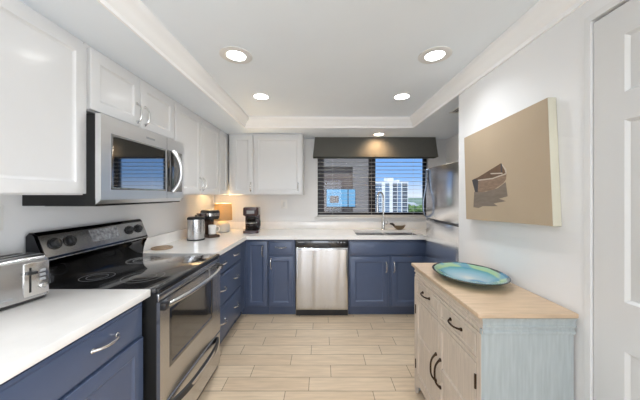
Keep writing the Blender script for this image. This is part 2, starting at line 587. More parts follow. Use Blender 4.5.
SZ, TZ = 2.13, 2.24
TX0, TX1, TY0, TY1 = -0.88, XR, -1.6, 2.92
bm = NB()
cells(bm, [XL, TX0, TX1, 1.69, 3.2], [-3.5, TY0, 0.10, 1.955, TY1, YB],
      lambda i, j: not (i == 1 and j in (1, 2, 3)) and not (i == 2 and j == 2) and not (i == 3 and j > 1), SZ, TZ + 0.001)
cells(bm, [XL, TX1, 1.69, 3.2], [-3.5, 0.10, 1.955, YB], lambda i, j: not (i == 2 and j > 0), TZ, TZ + 0.12)
struct('ceiling', bm, ceiling_paint)

# crown moulding round the raised tray
prof = [(0.0, SZ - 0.001), (0.010, SZ - 0.001), (0.012, SZ + 0.018), (0.022, SZ + 0.026), (0.030, SZ + 0.046), (0.046, SZ + 0.066),
        (0.062, SZ + 0.078), (0.068, SZ + 0.088), (0.070, TZ - 0.001), (0.0, TZ - 0.001)]
bm = NB()
loops = []
for a, b in [(0, 0), (1, 0), (1, 1), (0, 1)]:
    lp = []
    for q, z in prof:
        x = TX0 + q if a == 0 else TX1 - q
        y = TY0 + q if b == 0 else TY1 - q
        lp.append((x, y, z))
    loops.append(lp)
loops.append(loops[0])
rings(bm, loops, False, False)
bmesh.ops.remove_doubles(bm, verts=bm.verts, dist=1e-6)
struct('trim_1', bm, crown_paint)

# window in the back wall
win = bpy.data.objects.new('window_1', None)
C.objects.link(win)
win.location = (0.695, YB + 0.1, WZ0)
win['kind'] = 'structure'
def wpart(name, bm, m):
    o = obj(name, bm, m)
    o.parent = win
    o.location = (-win.location.x, -win.location.y, -win.location.z)
    return o
bm = NB()
cells(bm, [WX0, 0.026, 0.655, 0.742, 1.418, WX1], [WZ0, WZ0 + 0.05, 1.93, WZ1], lambda i, j: not (j == 1 and i in (1, 3)), 3.565, 3.625)
for v in bm.verts:
    v.co = (v.co.x, v.co.z, v.co.y)
wpart('window_frame', bm, bronze_frame)
bm = NB(); box(bm, 0.026, 0.655, 3.592, 3.596, WZ0 + 0.05, 1.93); wpart('window_pane', bm, window_glass)
bm = NB(); box(bm, 0.742, 1.418, 3.592, 3.596, WZ0 + 0.05, 1.93); wpart('window_pane', bm, window_glass)
bm = NB(); box(bm, 1.400, 1.418, 3.560, 3.590, WZ0 + 0.05, 1.93, 0.003); wpart('sash_stile', bm, blue_frame)
bm = NB(); box(bm, WX0 - 0.04, WX1 + 0.04, YB - 0.035, YB + 0.06, WZ0 - 0.03, WZ0 - 0.0005, 0.005); wpart('window_sill', bm, trim_paint)

# unseen glazing behind the camera, added to let outside light in
win2 = bpy.data.objects.new('added_window_2', None)
C.objects.link(win2)
win2.location = (-0.2, -3.55, 0)
win2['kind'] = 'structure'
bm = NB()
cells(bm, [-1.12, -1.06, -0.03, 0.03, 1.06, 1.12], [0.0, 0.06, 2.02, 2.08], lambda i, j: not (j == 1 and i in (1, 3)), -0.03, 0.03)
for v in bm.verts:
    v.co = (v.co.x, v.co.z, v.co.y)
obj('window_frame', bm, bronze_frame, win2)
bm = NB(); box(bm, -1.06, -0.03, -0.003, 0.003, 0.06, 2.02); obj('window_pane', bm, window_glass, win2)
bm = NB(); box(bm, 0.03, 1.06, -0.003, 0.003, 0.06, 2.02); obj('window_pane', bm, window_glass, win2)

win3 = bpy.data.objects.new('added_window_3', None)  # unseen side window, added to bring light onto the left cabinets
C.objects.link(win3)
win3.location = (3.27, -1.80, 0.08)
win3.rotation_euler = (0, 0, FACE_RIGHT)
win3['kind'] = 'structure'
bm = NB()
cells(bm, [-1.35, -1.29, -0.03, 0.03, 1.29, 1.35], [0.0, 0.06, 1.94, 2.0], lambda i, j: not (j == 1 and i in (1, 3)), -0.03, 0.03)
for v in bm.verts:
    v.co = (v.co.x, v.co.z, v.co.y)
obj('window_frame', bm, bronze_frame, win3)
bm = NB(); box(bm, -1.29, -0.03, -0.003, 0.003, 0.06, 1.94); obj('window_pane', bm, window_glass, win3)
bm = NB(); box(bm, 0.03, 1.29, -0.003, 0.003, 0.06, 1.94); obj('window_pane', bm, window_glass, win3)

# panelled door in the right wall (local x runs from the far jamb towards the camera)
d = bpy.data.objects.new('door_1', None)
C.objects.link(d)
d.location = (XR, DY1, 0)
d.rotation_euler = (0, 0, FACE_RIGHT)
d['kind'] = 'structure'
dw = DY1 - DY0
bm = NB()
x0, x1 = 0.004, dw - 0.004
yf, yb = 0.004, 0.044
cols = [x0, 0.105, 0.352, 0.410, 0.657, x1]
rows = [0.008, 0.22, 0.83, 1.0, 1.63, 1.725, 1.925, 2.03]
bm2 = NB()
cells(bm2, cols, rows, lambda i, j: not (i in (1, 3) and j in (1, 3, 5)), -yb, -yf)
for v in bm2.verts:
    v.co = (v.co.x, -v.co.z, v.co.y)
merge(bm, bm2)
for i in (1, 3):
    for j in (1, 3, 5):
        panel(bm, cols[i], cols[i + 1], rows[j], rows[j + 1],
              [(0, yb - 0.01), (0, yf), (0.010, yf + 0.010), (0.018, yf + 0.010), (0.040, yf + 0.003), (0.046, yf + 0.003)])
obj('door_leaf', bm, door_paint, d)
bm = NB()
cells(bm, [-0.024, 0.0, dw, dw + 0.024], [0, DZ, DZ + 0.024], lambda i, j: not (i == 1 and j == 0), 0.0, 0.005)
for v in bm.verts:
    v.co = (v.co.x, -v.co.z, v.co.y)
obj('door_casing', bm, trim_paint, d)
bm = NB(); box(bm, 0.0, dw, 0.055, 0.115, 0.0, DZ); obj('gap_shade_sheet', bm, slot_dark, d)  # black sheet behind the leaf stands in for shade in the gap

# ------------------------------------------------------------------ shared hardware
def pull(parent, x, z, yf, length=0.115, vertical=False, m=None, r=0.005, out=0.028, name='handle', label=None):
    """bow pull with flared feet, fixed at the face yf, along x or z"""
    bm = NB()
    n = 14
    pts, rad = [], []
    h = length / 2
    for k in range(n + 1):
        t = -1 + 2 * k / n
        o = out * (1 - abs(t) ** 3.2)
        a = t * h
        p = (x, yf - 0.004 - o, z + a) if vertical else (x + a, yf - 0.004 - o, z)
        pts.append(p)
        rad.append(r * (1.0 + 0.55 * abs(t) ** 4) * (0.85 + 0.25 * (1 - abs(t))))
    tube(bm, pts, rad, 8)
    for s in (-1, 1):
        px, pz = (x, z + s * h) if vertical else (x + s * h, z)
        disc_y(bm, px, pz, yf + 0.0005, yf - 0.007, r * 1.9, 12, 0.002)
    o = obj(name, bm, m or nickel, parent)
    if label:
        o['label'] = label
    return o

def door_part(t, x0, x1, z0, z1, yb, yf, m, fw=0.06, hx=None, hz=None, hlen=0.115, name='cabinet_door'):
    bm = NB(); shaker(bm, x0, x1, z0, z1, yb, yf, fw)
    o = obj(name, bm, m, t)
    if hx is not None:
        pull(o, hx, hz, yf, hlen, True)
    return o

def drawer_part(t, x0, x1, z0, z1, yb, yf, m, hxs=(), hlen=0.115, name='drawer'):
    bm = NB(); slabfront(bm, x0, x1, z0, z1, yb, yf)
    o = obj(name, bm, m, t)
    for hx in hxs:
        pull(o, hx, (z0 + z1) / 2 + 0.01, yf, hlen, False)
    return o

# ------------------------------------------------------------------ upper cabinets
UD = 0.300           # carcass depth, door faces at -0.320
UB, UT = CZ, SZ      # bottom, top
def upper(name, label, y0, y1, doors, zb=UB, group='white upper cabinets'):
    t = thing(name, label, 'cabinet', (XL, y0, zb), FACE_LEFT, group)
    w = y1 - y0
    bm = NB(); box(bm, 0.001, w - 0.001, -UD, 0, 0, UT - zb, 0.001, 1)
    obj('carcass', bm, white_lacquer, t)
    for (a, b, hx, hz, hl) in doors:
        door_part(t, a - y0, b - y0, 0.006, UT - zb - 0.022, -UD, -UD - 0.02, white_lacquer, 0.055,
                  None if hx is None else hx - y0, None if hz is None else hz - zb, hl)
    return t
upper('wall_cabinet', 'large white upper cabinet at the left edge, above the toaster', 0.35, 1.272,
      [(0.36, 0.80, None, None, 0), (0.806, 1.268, None, None, 0)])
upper('wall_cabinet', 'short white two-door upper cabinet directly above the microwave', 1.276, 2.028,
      [(1.290, 1.644, 1.612, 1.885, 0.115), (1.650, 2.022, 1.682, 1.885, 0.115)], 1.795)
upper('wall_cabinet', 'tall white two-door upper cabinet just right of the microwave', 2.032, 2.915,
      [(2.038, 2.470, 2.440, 1.475, 0.115), (2.476, 2.908, 2.508, 1.475, 0.115)])
upper('wall_cabinet', 'narrow white corner upper cabinet without a handle above the table lamp', 2.919, 3.498,
      [(2.925, 3.160, None, None, 0)])
t = thing('wall_cabinet', 'white upper cabinet left of the window, with one narrow and one wide door', 'cabinet',
          (-1.158, YB, UB), 0, 'white upper cabinets')
bm = NB(); box(bm, 0.0, 0.918, -UD, 0, 0, UT - UB, 0.001, 1); obj('carcass', bm, white_lacquer, t)
door_part(t, 0.036, 0.300, 0.006, UT - UB - 0.022, -UD, -UD - 0.02, white_lacquer, 0.055, 0.277, 0.10, 0.10)
door_part(t, 0.312, 0.912, 0.006, UT - UB - 0.022, -UD, -UD - 0.02, white_lacquer, 0.060, 0.862, 0.10, 0.10)

# ------------------------------------------------------------------ base cabinets
BD = 0.600
def base_box(t, w, kick0=0.0, kick1=None):
    bm = NB()
    box(bm, 0.001, w - 0.001, -BD, -0.024, 0.105, 0.872, 0.001, 1)
    obj('carcass', bm, navy_lacquer, t)
    bm = NB(); box(bm, kick0, kick1 if kick1 is not None else w, -BD + 0.055, -BD + 0.075, 0, 0.105)
    obj('toe_kick', bm, navy_lacquer, t)

t = thing('base_cabinet', 'navy base cabinet in the left foreground, under the toaster counter', 'cabinet', (XL, 0.35, 0), FACE_LEFT, 'navy base cabinets')
base_box(t, 0.908)
drawer_part(t, 0.012, 0.890, 0.700, 0.852, -BD, -BD - 0.02, navy_lacquer, (0.25, 0.668))
door_part(t, 0.012, 0.446, 0.125, 0.688, -BD, -BD - 0.02, navy_lacquer, 0.06, 0.41, 0.60)
door_part(t, 0.456, 0.890, 0.125, 0.688, -BD, -BD - 0.02, navy_lacquer, 0.06, 0.49, 0.55)

t = thing('drawer_cabinet', 'navy three-drawer base cabinet between the range and the corner', 'cabinet', (XL, 2.032, 0), FACE_LEFT, 'navy base cabinets')
base_box(t, 0.72)
for z0, z1 in ((0.690, 0.852), (0.410, 0.680), (0.125, 0.400)):
    drawer_part(t, 0.022, 0.700, z0, z1, -BD, -BD - 0.02, navy_lacquer, (0.19, 0.53), 0.11)

t = thing('corner_cabinet', 'navy corner base cabinet with one narrow full-height door', 'cabinet', (-1.479, YB, 0), 0, 'navy base cabinets')
bm = NB(); box(bm, 0.024, 0.872, -BD, -0.024, 0.105, 0.872)
box(bm, 0.024, 0.606, -BD - 0.146, -BD, 0.105, 0.872)
obj('carcass', bm, navy_lacquer, t)
bm = NB(); box(bm, 0.56, 0.872, -BD + 0.055, -BD + 0.075, 0, 0.105); box(bm, 0.53, 0.55, -BD - 0.146, -BD + 0.075, 0, 0.105)
obj('toe_kick', bm, navy_lacquer, t)
door_part(t, 0.632, 0.864, 0.120, 0.852, -BD, -BD - 0.02, navy_lacquer, 0.045, 0.812, 0.74, 0.11)

t = thing('base_cabinet', 'narrow navy base cabinet with drawer over door, left of the dishwasher', 'cabinet', (-0.605, YB, 0), 0, 'navy base cabinets')
base_box(t, 0.302)
drawer_part(t, 0.008, 0.278, 0.698, 0.848, -BD, -BD - 0.02, navy_lacquer, (0.143,), 0.11)
door_part(t, 0.008, 0.278, 0.120, 0.680, -BD, -BD - 0.02, navy_lacquer, 0.048, 0.032, 0.60, 0.11)

t = thing('sink_cabinet', 'wide navy sink base cabinet with two doors under the window', 'cabinet', (0.302, YB, 0), 0, 'navy base cabinets')
bm = NB()
box(bm, 0.0, 1.36, -BD, -0.024, 0.105, 0.64); box(bm, 0.0, 1.36, -BD, -BD + 0.02, 0.64, 0.872); box(bm, 0, 0.02, -BD + 0.02, -0.024, 0.64, 0.872)
obj('carcass', bm, navy_lacquer, t)
bm = NB(); box(bm, 0, 1.387, -BD + 0.055, -BD + 0.075, 0, 0.105); obj('toe_kick', bm, navy_lacquer, t)
drawer_part(t, 0.012, 0.908, 0.694, 0.845, -BD, -BD - 0.02, navy_lacquer, (), name='false_front')
door_part(t, 0.016, 0.446, 0.120, 0.678, -BD, -BD - 0.02, navy_lacquer, 0.058, 0.418, 0.56, 0.11)
door_part(t, 0.476, 0.906, 0.120, 0.678, -BD, -BD - 0.02, navy_lacquer, 0.058, 0.506, 0.56, 0.11)

# ------------------------------------------------------------------ worktops
CT0, CT1 = 0.874, 0.910
t = thing('worktop', 'white quartz worktop in the left foreground with the toaster on it', 'worktop', (0, 0, CT0), 0)
bm = NB(); box(bm, XL, -0.838, 0.35, 1.259, 0, CT1 - CT0, 0.004); obj('slab', bm, quartz, t)
t = thing('backsplash', 'low white quartz backsplash strip behind the toaster', 'backsplash', (XL, 0.35, CT1), 0, 'low quartz backsplashes')
bm = NB(); box(bm, 0, 0.02, 0, 0.909, 0, 0.1, 0.003); obj('strip', bm, quartz, t)

SX0, SX1, SY0, SY1 = 0.40, 1.18, 2.955, 3.36
t = thing('worktop', 'long L-shaped white quartz worktop from range to sink', 'worktop', (0, 0, CT0), 0)
bm = NB()
cells(bm, [XL, -0.838, SX0, SX1, 1.688], [2.031, 2.858, SY0, SY1, YB],
      lambda i, j: not (j == 0 and i > 0) and not (i == 2 and j == 2), 0, CT1 - CT0)
obj('slab', bm, quartz, t)
t = thing('backsplash', 'low white quartz backsplash strip on the left wall behind the canister', 'backsplash', (XL, 2.031, CT1), 0, 'low quartz backsplashes')
bm = NB(); box(bm, 0, 0.02, 0, YB - 0.021 - 2.031, 0, 0.1, 0.003); obj('strip', bm, quartz, t)
t = thing('backsplash', 'long low white quartz backsplash strip on the back wall behind the faucet', 'backsplash', (XL, YB, CT1), 0, 'low quartz backsplashes')
bm = NB(); box(bm, 0, 1.688 - XL, -0.02, 0, 0, 0.1, 0.003); obj('strip', bm, quartz, t)

# sink (double bowl, undermounted)
t = thing('sink', 'double-bowl stainless sink set in the worktop below the window', 'sink', (0, 0, CT0 - 0.20), 0)
xm = (SX0 + SX1) / 2
for a, b in ((SX0 + 0.002, xm - 0.008), (xm + 0.008, SX1 - 0.002)):
    bm = NB()
    lo = [(a, SY0 + 0.002), (b, SY0 + 0.002), (b, SY1 - 0.002), (a, SY1 - 0.002)]
    li = [(a + 0.02, SY0 + 0.022), (b - 0.02, SY0 + 0.022), (b - 0.02, SY1 - 0.022), (a + 0.02, SY1 - 0.022)]
    sh = lambda L, z, q=0: [(x, y, z) for x, y in L]
    mid = [((p[0] + q[0]) / 2, (p[1] + q[1]) / 2) for p, q in zip(lo, li)]
    rings(bm, [sh(lo, 0.0), sh(lo, 0.205), sh(mid, 0.205), sh(li, 0.02), ], True, True)
    obj('bowl', bm, stainless, t)
    bm = NB(); lathe(bm, [(0.04, 0.0205), (0.04, 0.024), (0.03, 0.024), (0.026, 0.021)], (a + b) / 2, (SY0 + SY1) / 2 + 0.05, 0, 20)
    obj('drain', bm, chrome, t)
bm = NB(); box(bm, xm - 0.008, xm + 0.008, SY0 + 0.002, SY1 - 0.002, 0.0, 0.20); obj('divider', bm, stainless, t)

# faucet
fx, fy = 0.812, 3.405
t = thing('faucet', 'tall brushed gooseneck faucet behind the sink', 'faucet', (fx, fy, CT1), 0)
bm = NB()
lathe(bm, [(0.028, 0.0), (0.028, 0.006), (0.021, 0.014), (0.019, 0.10), (0.015, 0.125), (0.0125, 0.14)], 0, 0, 0, 20)
obj('base', bm, nickel, t)
bm = NB()
pts = [(0, 0, 0.13), (0, 0, 0.25), (0, 0, 0.42)]
ax, ay = -0.105, -0.125
for k in range(1, 15):
    a = PI * k / 14
    s = (1 - math.cos(a)) / 2
    pts.append((ax * s, ay * s, 0.42 + 0.075 * math.sin(a)))
pts.append((ax, ay, 0.37))
tube(bm, pts, 0.0105, 12)
obj('spout', bm, nickel, t)
bm = NB()
tube(bm, [(ax, ay, 0.375), (ax, ay, 0.33), (ax, ay, 0.25), (ax, ay, 0.235)], [0.011, 0.014, 0.018, 0.017], 14)
obj('spray_head', bm, nickel, t)
bm = NB()
tube(bm, [(0.015, 0, 0.078), (0.05, 0, 0.080)], 0.011, 12)
tube(bm, [(0.048, -0.001, 0.078), (0.056, -0.003, 0.10), (0.060, -0.008, 0.145)], [0.006, 0.0055, 0.0045], 10)
obj('lever_handle', bm, nickel, t)

# small dish right of the faucet
t = thing('dish', 'small brown boat-shaped dish with a dark curled end, beside the faucet', 'dish', (1.025, 3.405, CT1), 0)
bm = NB()
lp = []
for (k, z) in ((0.35, 0.0), (0.62, 0.008), (0.85, 0.026), (1.0, 0.050), (0.93, 0.050), (0.78, 0.028), (0.5, 0.012)):
    lp.append([(0.085 * k * math.cos(2 * PI * i / 26), 0.036 * k * math.sin(2 * PI * i / 26), z + 0.016 * (abs(math.cos(2 * PI * i / 26)) ** 3) * k * (z > 0.005)) for i in range(26)])
rings(bm, lp)
obj('bowl', bm, dish_brown, t)
bm = NB()
tube(bm, [(-0.055, 0, 0.030), (-0.075, 0, 0.062), (-0.095, 0, 0.078), (-0.118, 0, 0.080), (-0.128, 0, 0.074)], [0.009, 0.015, 0.017, 0.011, 0.005], 10)
o = obj('curled_end', bm, dish_dark, t); o['label'] = 'dark curled end'

# ------------------------------------------------------------------ dishwasher
t = thing('dishwasher', 'stainless dishwasher with black control strip between navy cabinets', 'dishwasher', (-0.300, YB, 0), 0)
bm = NB(); box(bm, 0.003, 0.595, -0.59, -0.02, 0.10, 0.868); obj('tub', bm, black_plastic, t)
bm = NB(); panel(bm, 0.004, 0.594, 0.085, 0.782, [(0, -0.59), (0, -0.622), (0.003, -0.627), (0.008, -0.630), (0.03, -0.631)])
o = obj('door', bm, stainless_door, t); o['label'] = 'brushed stainless door'
bm = NB(); box(bm, 0.004, 0.594, -0.622, -0.59, 0.786, 0.862, 0.005); cp = obj('control_panel', bm, black_enamel, t); cp['label'] = 'black control strip'
bm = NB(); prism(bm, [(0.205, 0.790), (0.225, 0.779), (0.375, 0.779), (0.395, 0.790), (0.395, 0.812), (0.205, 0.812)], 'y', -0.6225, -0.640)
obj('handle_grip', bm, black_plastic, cp)
for k in range(9):
    bm = NB(); box(bm, 0.205 + k * 0.026, 0.219 + k * 0.026, -0.6235, -0.6215, 0.834, 0.842)
    obj('button', bm, grey_print, cp)
bm = NB(); box(bm, 0.03, 0.10, -0.6235, -0.6215, 0.833, 0.843); obj('badge', bm, grey_print, cp)
for k in range(3):
    bm = NB(); box(bm, 0.47 + k * 0.035, 0.49 + k * 0.035, -0.6235, -0.6215, 0.832, 0.846); obj('indicator', bm, grey_print, cp)
bm = NB(); box(bm, 0.004, 0.594, -0.575, -0.555, 0.0, 0.098); obj('toe_kick', bm, black_plastic, t)

# ------------------------------------------------------------------ range
RW = 0.762
t = thing('range', 'freestanding electric range with black glass top and stainless oven front', 'stove', (XL, 1.264, 0), FACE_LEFT)
bm = NB(); box(bm, 0.003, RW - 0.003, -0.662, -0.012, 0.02, 0.885, 0.003); o = obj('body', bm, black_satin, t)
bm = NB(); box(bm, 0.0, RW, -0.660, -0.05, 0.885, 0.908, 0.005); ck = obj('cooktop', bm, black_glass, t); ck['label'] = 'black glass cooktop'
for (bx, by, r) in ((0.19, -0.47, 0.105), (0.57, -0.47, 0.085), (0.19, -0.21, 0.08), (0.57, -0.21, 0.105)):
    bm = NB()
    for rr in (r, r * 0.62):
        lathe(bm, [(rr, 0.9080), (rr, 0.9083), (rr - 0.0022, 0.9083), (rr - 0.0022, 0.9080)], bx, by, 0, 40, cap=False)
    obj('burner_ring', bm, grey_print, ck)
bm = NB(); box(bm, 0.0, RW, -0.676, -0.655, 0.880, 0.908, 0.008, 3); obj('front_trim', bm, black_trim, ck)
# backguard: profile in (y,z)
bm = NB()
prism(bm, [(-0.013, 0.90), (-0.013, 1.165), (-0.030, 1.182), (-0.052, 1.182), (-0.066, 1.168), (-0.112, 1.050), (-0.112, 1.035), (-0.092, 1.022), (-0.078, 0.995), (-0.074, 0.905)], 'x', 0.002, RW - 0.002)
bmesh.ops.bevel(bm, geom=[e for e in bm.edges if abs(e.verts[0].co.x - e.verts[1].co.x) < 1e-5], offset=0.007, segments=2, affect='EDGES')
bg = obj('backguard', bm, guard_black, t)
tilt = math.atan2(0.046, 0.118)
def on_guard(u, s, out):      # s: 0 at the lower edge of the sloping face, 1 at its top
    y = -0.112 + 0.046 * s
    z = 1.050 + 0.118 * s
    return Vector((u, y - math.cos(tilt) * out, z + math.sin(tilt) * out))
bm = NB()
rings(bm, [[on_guard(0.012, 0.06, 0), on_guard(RW - 0.012, 0.06, 0), on_guard(RW - 0.012, 0.97, 0), on_guard(0.012, 0.97, 0)],
           [on_guard(0.012, 0.06, 0.002), on_guard(RW - 0.012, 0.06, 0.002), on_guard(RW - 0.012, 0.97, 0.002), on_guard(0.012, 0.97, 0.002)]])
fas = obj('control_fascia', bm, fascia_grey, bg)
bm = NB()
rings(bm, [[on_guard(0.285, 0.30, h), on_guard(0.495, 0.30, h), on_guard(0.495, 0.90, h), on_guard(0.285, 0.90, h)] for h in (0.002, 0.004)])
o = obj('display', bm, display_grey, bg); o['label'] = 'grey control display'
n = Vector((0, -math.cos(tilt), math.sin(tilt)))
for u in (0.075, 0.155, 0.590, 0.680):
    bm = NB()
    c0 = on_guard(u, 0.56, 0.002)
    tube(bm, [c0, c0 + n * 0.006, c0 + n * 0.0062, c0 + n * 0.020, c0 + n * 0.023], [0.031, 0.031, 0.025, 0.022, 0.018], 20)
    w = Vector((0.0, math.sin(tilt), math.cos(tilt)))
    c1 = c0 + n * 0.022
    tube(bm, [c1 - w * 0.017, c1 + w * 0.017], 0.0045, 8)
    obj('knob', bm, black_plastic, bg)
bm = NB(); tube(bm, [(0.004, -0.113, 1.043), (RW - 0.004, -0.113, 1.043)], 0.003, 8); obj('trim_strip', bm, stainless_flat, bg)
# vent strip, oven door, drawer
bm = NB(); box(bm, 0.006, RW - 0.006, -0.674, -0.660, 0.842, 0.879, 0.004)
vs = obj('vent_strip', bm, stainless_flat, t)
for k in range(3):
    bm = NB(); box(bm, 0.06 + k * 0.23, 0.24 + k * 0.23, -0.6735, -0.6715, 0.858, 0.863); obj('vent_slot', bm, slot_dark, vs)
bm = NB()
cells(bm, [0.006, 0.086, 0.622, RW - 0.006], [0.315, 0.465, 0.775, 0.838], lambda i, j: not (i == 1 and j == 1), 0.662, 0.680)
for v in bm.verts:
    v.co = (v.co.x, -v.co.z, v.co.y)
od = obj('oven_door', bm, stainless, t); od['label'] = 'stainless oven door'
bm = NB(); panel(bm, 0.086, 0.622, 0.465, 0.775, [(0, -0.664), (0, -0.681), (0.012, -0.683), (0.020, -0.683), (0.024, -0.679), (0.03, -0.679)])
obj('oven_window', bm, black_glass, od)
bm = NB()
pts, rad = [], []
for k in range(21):
    q = -1 + 2 * k / 20
    pts.append((RW / 2 + q * 0.352, -0.690 - 0.045 * (1 - abs(q) ** 2.6), 0.812 + 0.004 * (1 - q * q)))
    rad.append(0.0135)
tube(bm, pts, rad, 12)
oh = obj('oven_handle', bm, stainless_flat, od)
for s in (-1, 1):
    bm = NB(); box(bm, RW / 2 + s * 0.352 - 0.022, RW / 2 + s * 0.352 + 0.022, -0.706, -0.679, 0.795, 0.829, 0.006)
    obj('handle_cap', bm, black_plastic, oh)
bm = NB(); panel(bm, 0.006, RW - 0.006, 0.055, 0.305, [(0, -0.662), (0, -0.674), (0.005, -0.679), (0.012, -0.680)])
dr = obj('storage_drawer', bm, stainless, t); dr['label'] = 'stainless storage drawer'
bm = NB()
loops = []
for k in range(21):
    q = -1 + 2 * k / 20
    y = -0.684 - 0.040 * (1 - abs(q) ** 3)
    x = RW / 2 + q * 0.31
    loops.append([(x, y + 0.004, 0.292), (x, y - 0.010, 0.288), (x, y - 0.012, 0.258), (x, y + 0.002, 0.250)])
rings(bm, loops)
o = obj('drawer_handle', bm, black_plastic, dr); o['label'] = 'curved black drawer handle'
bm = NB()
loops = []
for k in range(21):
    q = -1 + 2 * k / 20
    y = -0.697 - 0.040 * (1 - abs(q) ** 3)
    x = RW / 2 + q * 0.26
    loops.append([(x, y + 0.0015, 0.284), (x, y - 0.0015, 0.283), (x, y - 0.0015, 0.263), (x, y + 0.0015, 0.262)])
rings(bm, loops)
obj('handle_insert', bm, stainless_flat, dr)
for xx in (0.05, RW - 0.05):
    for yy in (-0.60, -0.06):
        bm = NB(); lathe(bm, [(0.018, 0.0), (0.018, 0.03)], xx, yy, 0, 12); obj('foot', bm, black_plastic, t)

# ------------------------------------------------------------------ microwave
MB0, MB1 = 1.316, 1.774
t = thing('microwave', 'stainless over-the-range microwave below the short upper cabinet', 'microwave', (XL, 1.265, MB0), FACE_LEFT)
H = MB1 - MB0
bm = NB(); box(bm, 0.002, 0.758, -0.362, 0, 0.0, H, 0.003); o = obj('housing', bm, black_satin, t)
bm = NB(); box(bm, 0.05, 0.71, -0.33, -0.06, -0.004, 0.002, 0.002); obj('vent_grille', bm, dark_metal, t)
bm = NB()
cells(bm, [0.002, 0.062, 0.530, 0.758], [0.030, 0.082, 0.372, H], lambda i, j: not (i == 1 and j == 1), 0.362, 0.390)
for v in bm.verts:
    v.co = (v.co.x, -v.co.z, v.co.y)
fr = obj('front_frame', bm, bright_steel, t); fr['label'] = 'stainless front frame'
bm = NB(); prism(bm, [(-0.390, 0.030), (-0.362, 0.008), (-0.345, 0.008), (-0.345, 0.030)], 'x', 0.004, 0.756); obj('lower_lip', bm, bright_steel, t)
bm = NB(); panel(bm, 0.062, 0.530, 0.082, 0.372, [(0, -0.363), (0, -0.391), (0.004, -0.3925), (0.012, -0.3925)]); o = obj('door_window', bm, mirror_black, fr)
bm = NB(); box(bm, 0.545, 0.735, -0.3915, -0.386, 0.078, 0.372, 0.002); kp = obj('control_panel', bm, black_glass, fr)
bm = NB()
pts, rad = [], []
for k in range(19):
    q = -1 + 2 * k / 18
    pts.append((0.600 + 0.040 * (1 - q * q), -0.396 - 0.042 * (1 - abs(q) ** 2.4), 0.225 + q * 0.150))
    rad.append(0.012)
tube(bm, pts, [q * 1.2 for q in rad], 12)
obj('door_handle', bm, bright_steel, fr)
bm = NB(); box(bm, 0.33, 0.41, -0.3908, -0.389, 0.405, 0.417); obj('badge', bm, grey_print, fr)
bm = NB(); box(bm, 0.541, 0.5425, -0.3908, -0.389, 0.03, H); obj('door_seam', bm, slot_dark, fr)

# ------------------------------------------------------------------ refrigerator
FX = 1.075
t = thing('refrigerator', 'stainless refrigerator in the alcove at the right of the sink', 'refrigerator', (1.685, 2.655, 0), FACE_RIGHT)
FD = 1.685 - FX
FW = 0.672
bm = NB(); box(bm, 0.004, FW - 0.004, -FD + 0.06, -0.01, 0.03, 1.635, 0.006); obj('cabinet_body', bm, dark_metal, t)
bm = NB(); box(bm, 0.0, FW, -FD, -FD + 0.055, 1.133, 1.640, 0.006, 3); ud = obj('upper_door', bm, fridge_steel, t)
bm = NB(); box(bm, 0.0, FW, -FD, -FD + 0.055, 0.10, 1.130, 0.006, 3); ld = obj('lower_door', bm, fridge_steel, t)
bm = NB(); box(bm, 0.01, FW - 0.01, -FD + 0.03, -FD + 0.055, 0.02, 0.095); obj('kick_grille', bm, black_plastic, t)
bm = NB(); box(bm, 0.006, FW - 0.006, -FD + 0.012, -FD + 0.056, 1.126, 1.135); obj('door_gasket', bm, slot_dark, t)
bm = NB()
tube(bm, [(0.030, -FD + 0.004, 1.635), (0.030, -FD - 0.010, 1.625), (0.030, -FD - 0.012, 1.52), (0.030, -FD - 0.016, 1.44), (0.030, -FD - 0.028, 1.385), (0.030, -FD - 0.038, 1.33),
          (0.030, -FD - 0.042, 1.27), (0.030, -FD - 0.040, 1.21), (0.030, -FD - 0.028, 1.165), (0.030, -FD - 0.008, 1.148), (0.030, -FD + 0.004, 1.146)], 0.009, 12)
o = obj('door_handle', bm, blue_reflection_steel, ud); o['label'] = 'slim bowed steel handle with its dark reflection painted in'
bm = NB(); box(bm, 0.20, FW - 0.01, -FD - 0.007, -FD + 0.004, 1.119, 1.128, 0.002); obj('pocket_grip', bm, dark_metal, ld)

# ------------------------------------------------------------------ dresser
DW_, DD = 0.765, 0.385
t = thing('dresser', 'whitewashed wooden cabinet with two drawers and two doors at right wall', 'dresser', (XR - 0.006, 1.810, 0), FACE_RIGHT)
bm = NB(); box(bm, 0.012, DW_ - 0.012, -DD + 0.016, -0.008, 0.09, 0.820); obj('carcass', bm, oak_grey, t)
bm = NB()
box(bm, -0.006, DW_ + 0.012, -DD - 0.020, 0.0, 0.872, 0.892, 0.004, 2)
o = obj('top', bm, oak_top, t); o['label'] = 'natural light wood top'
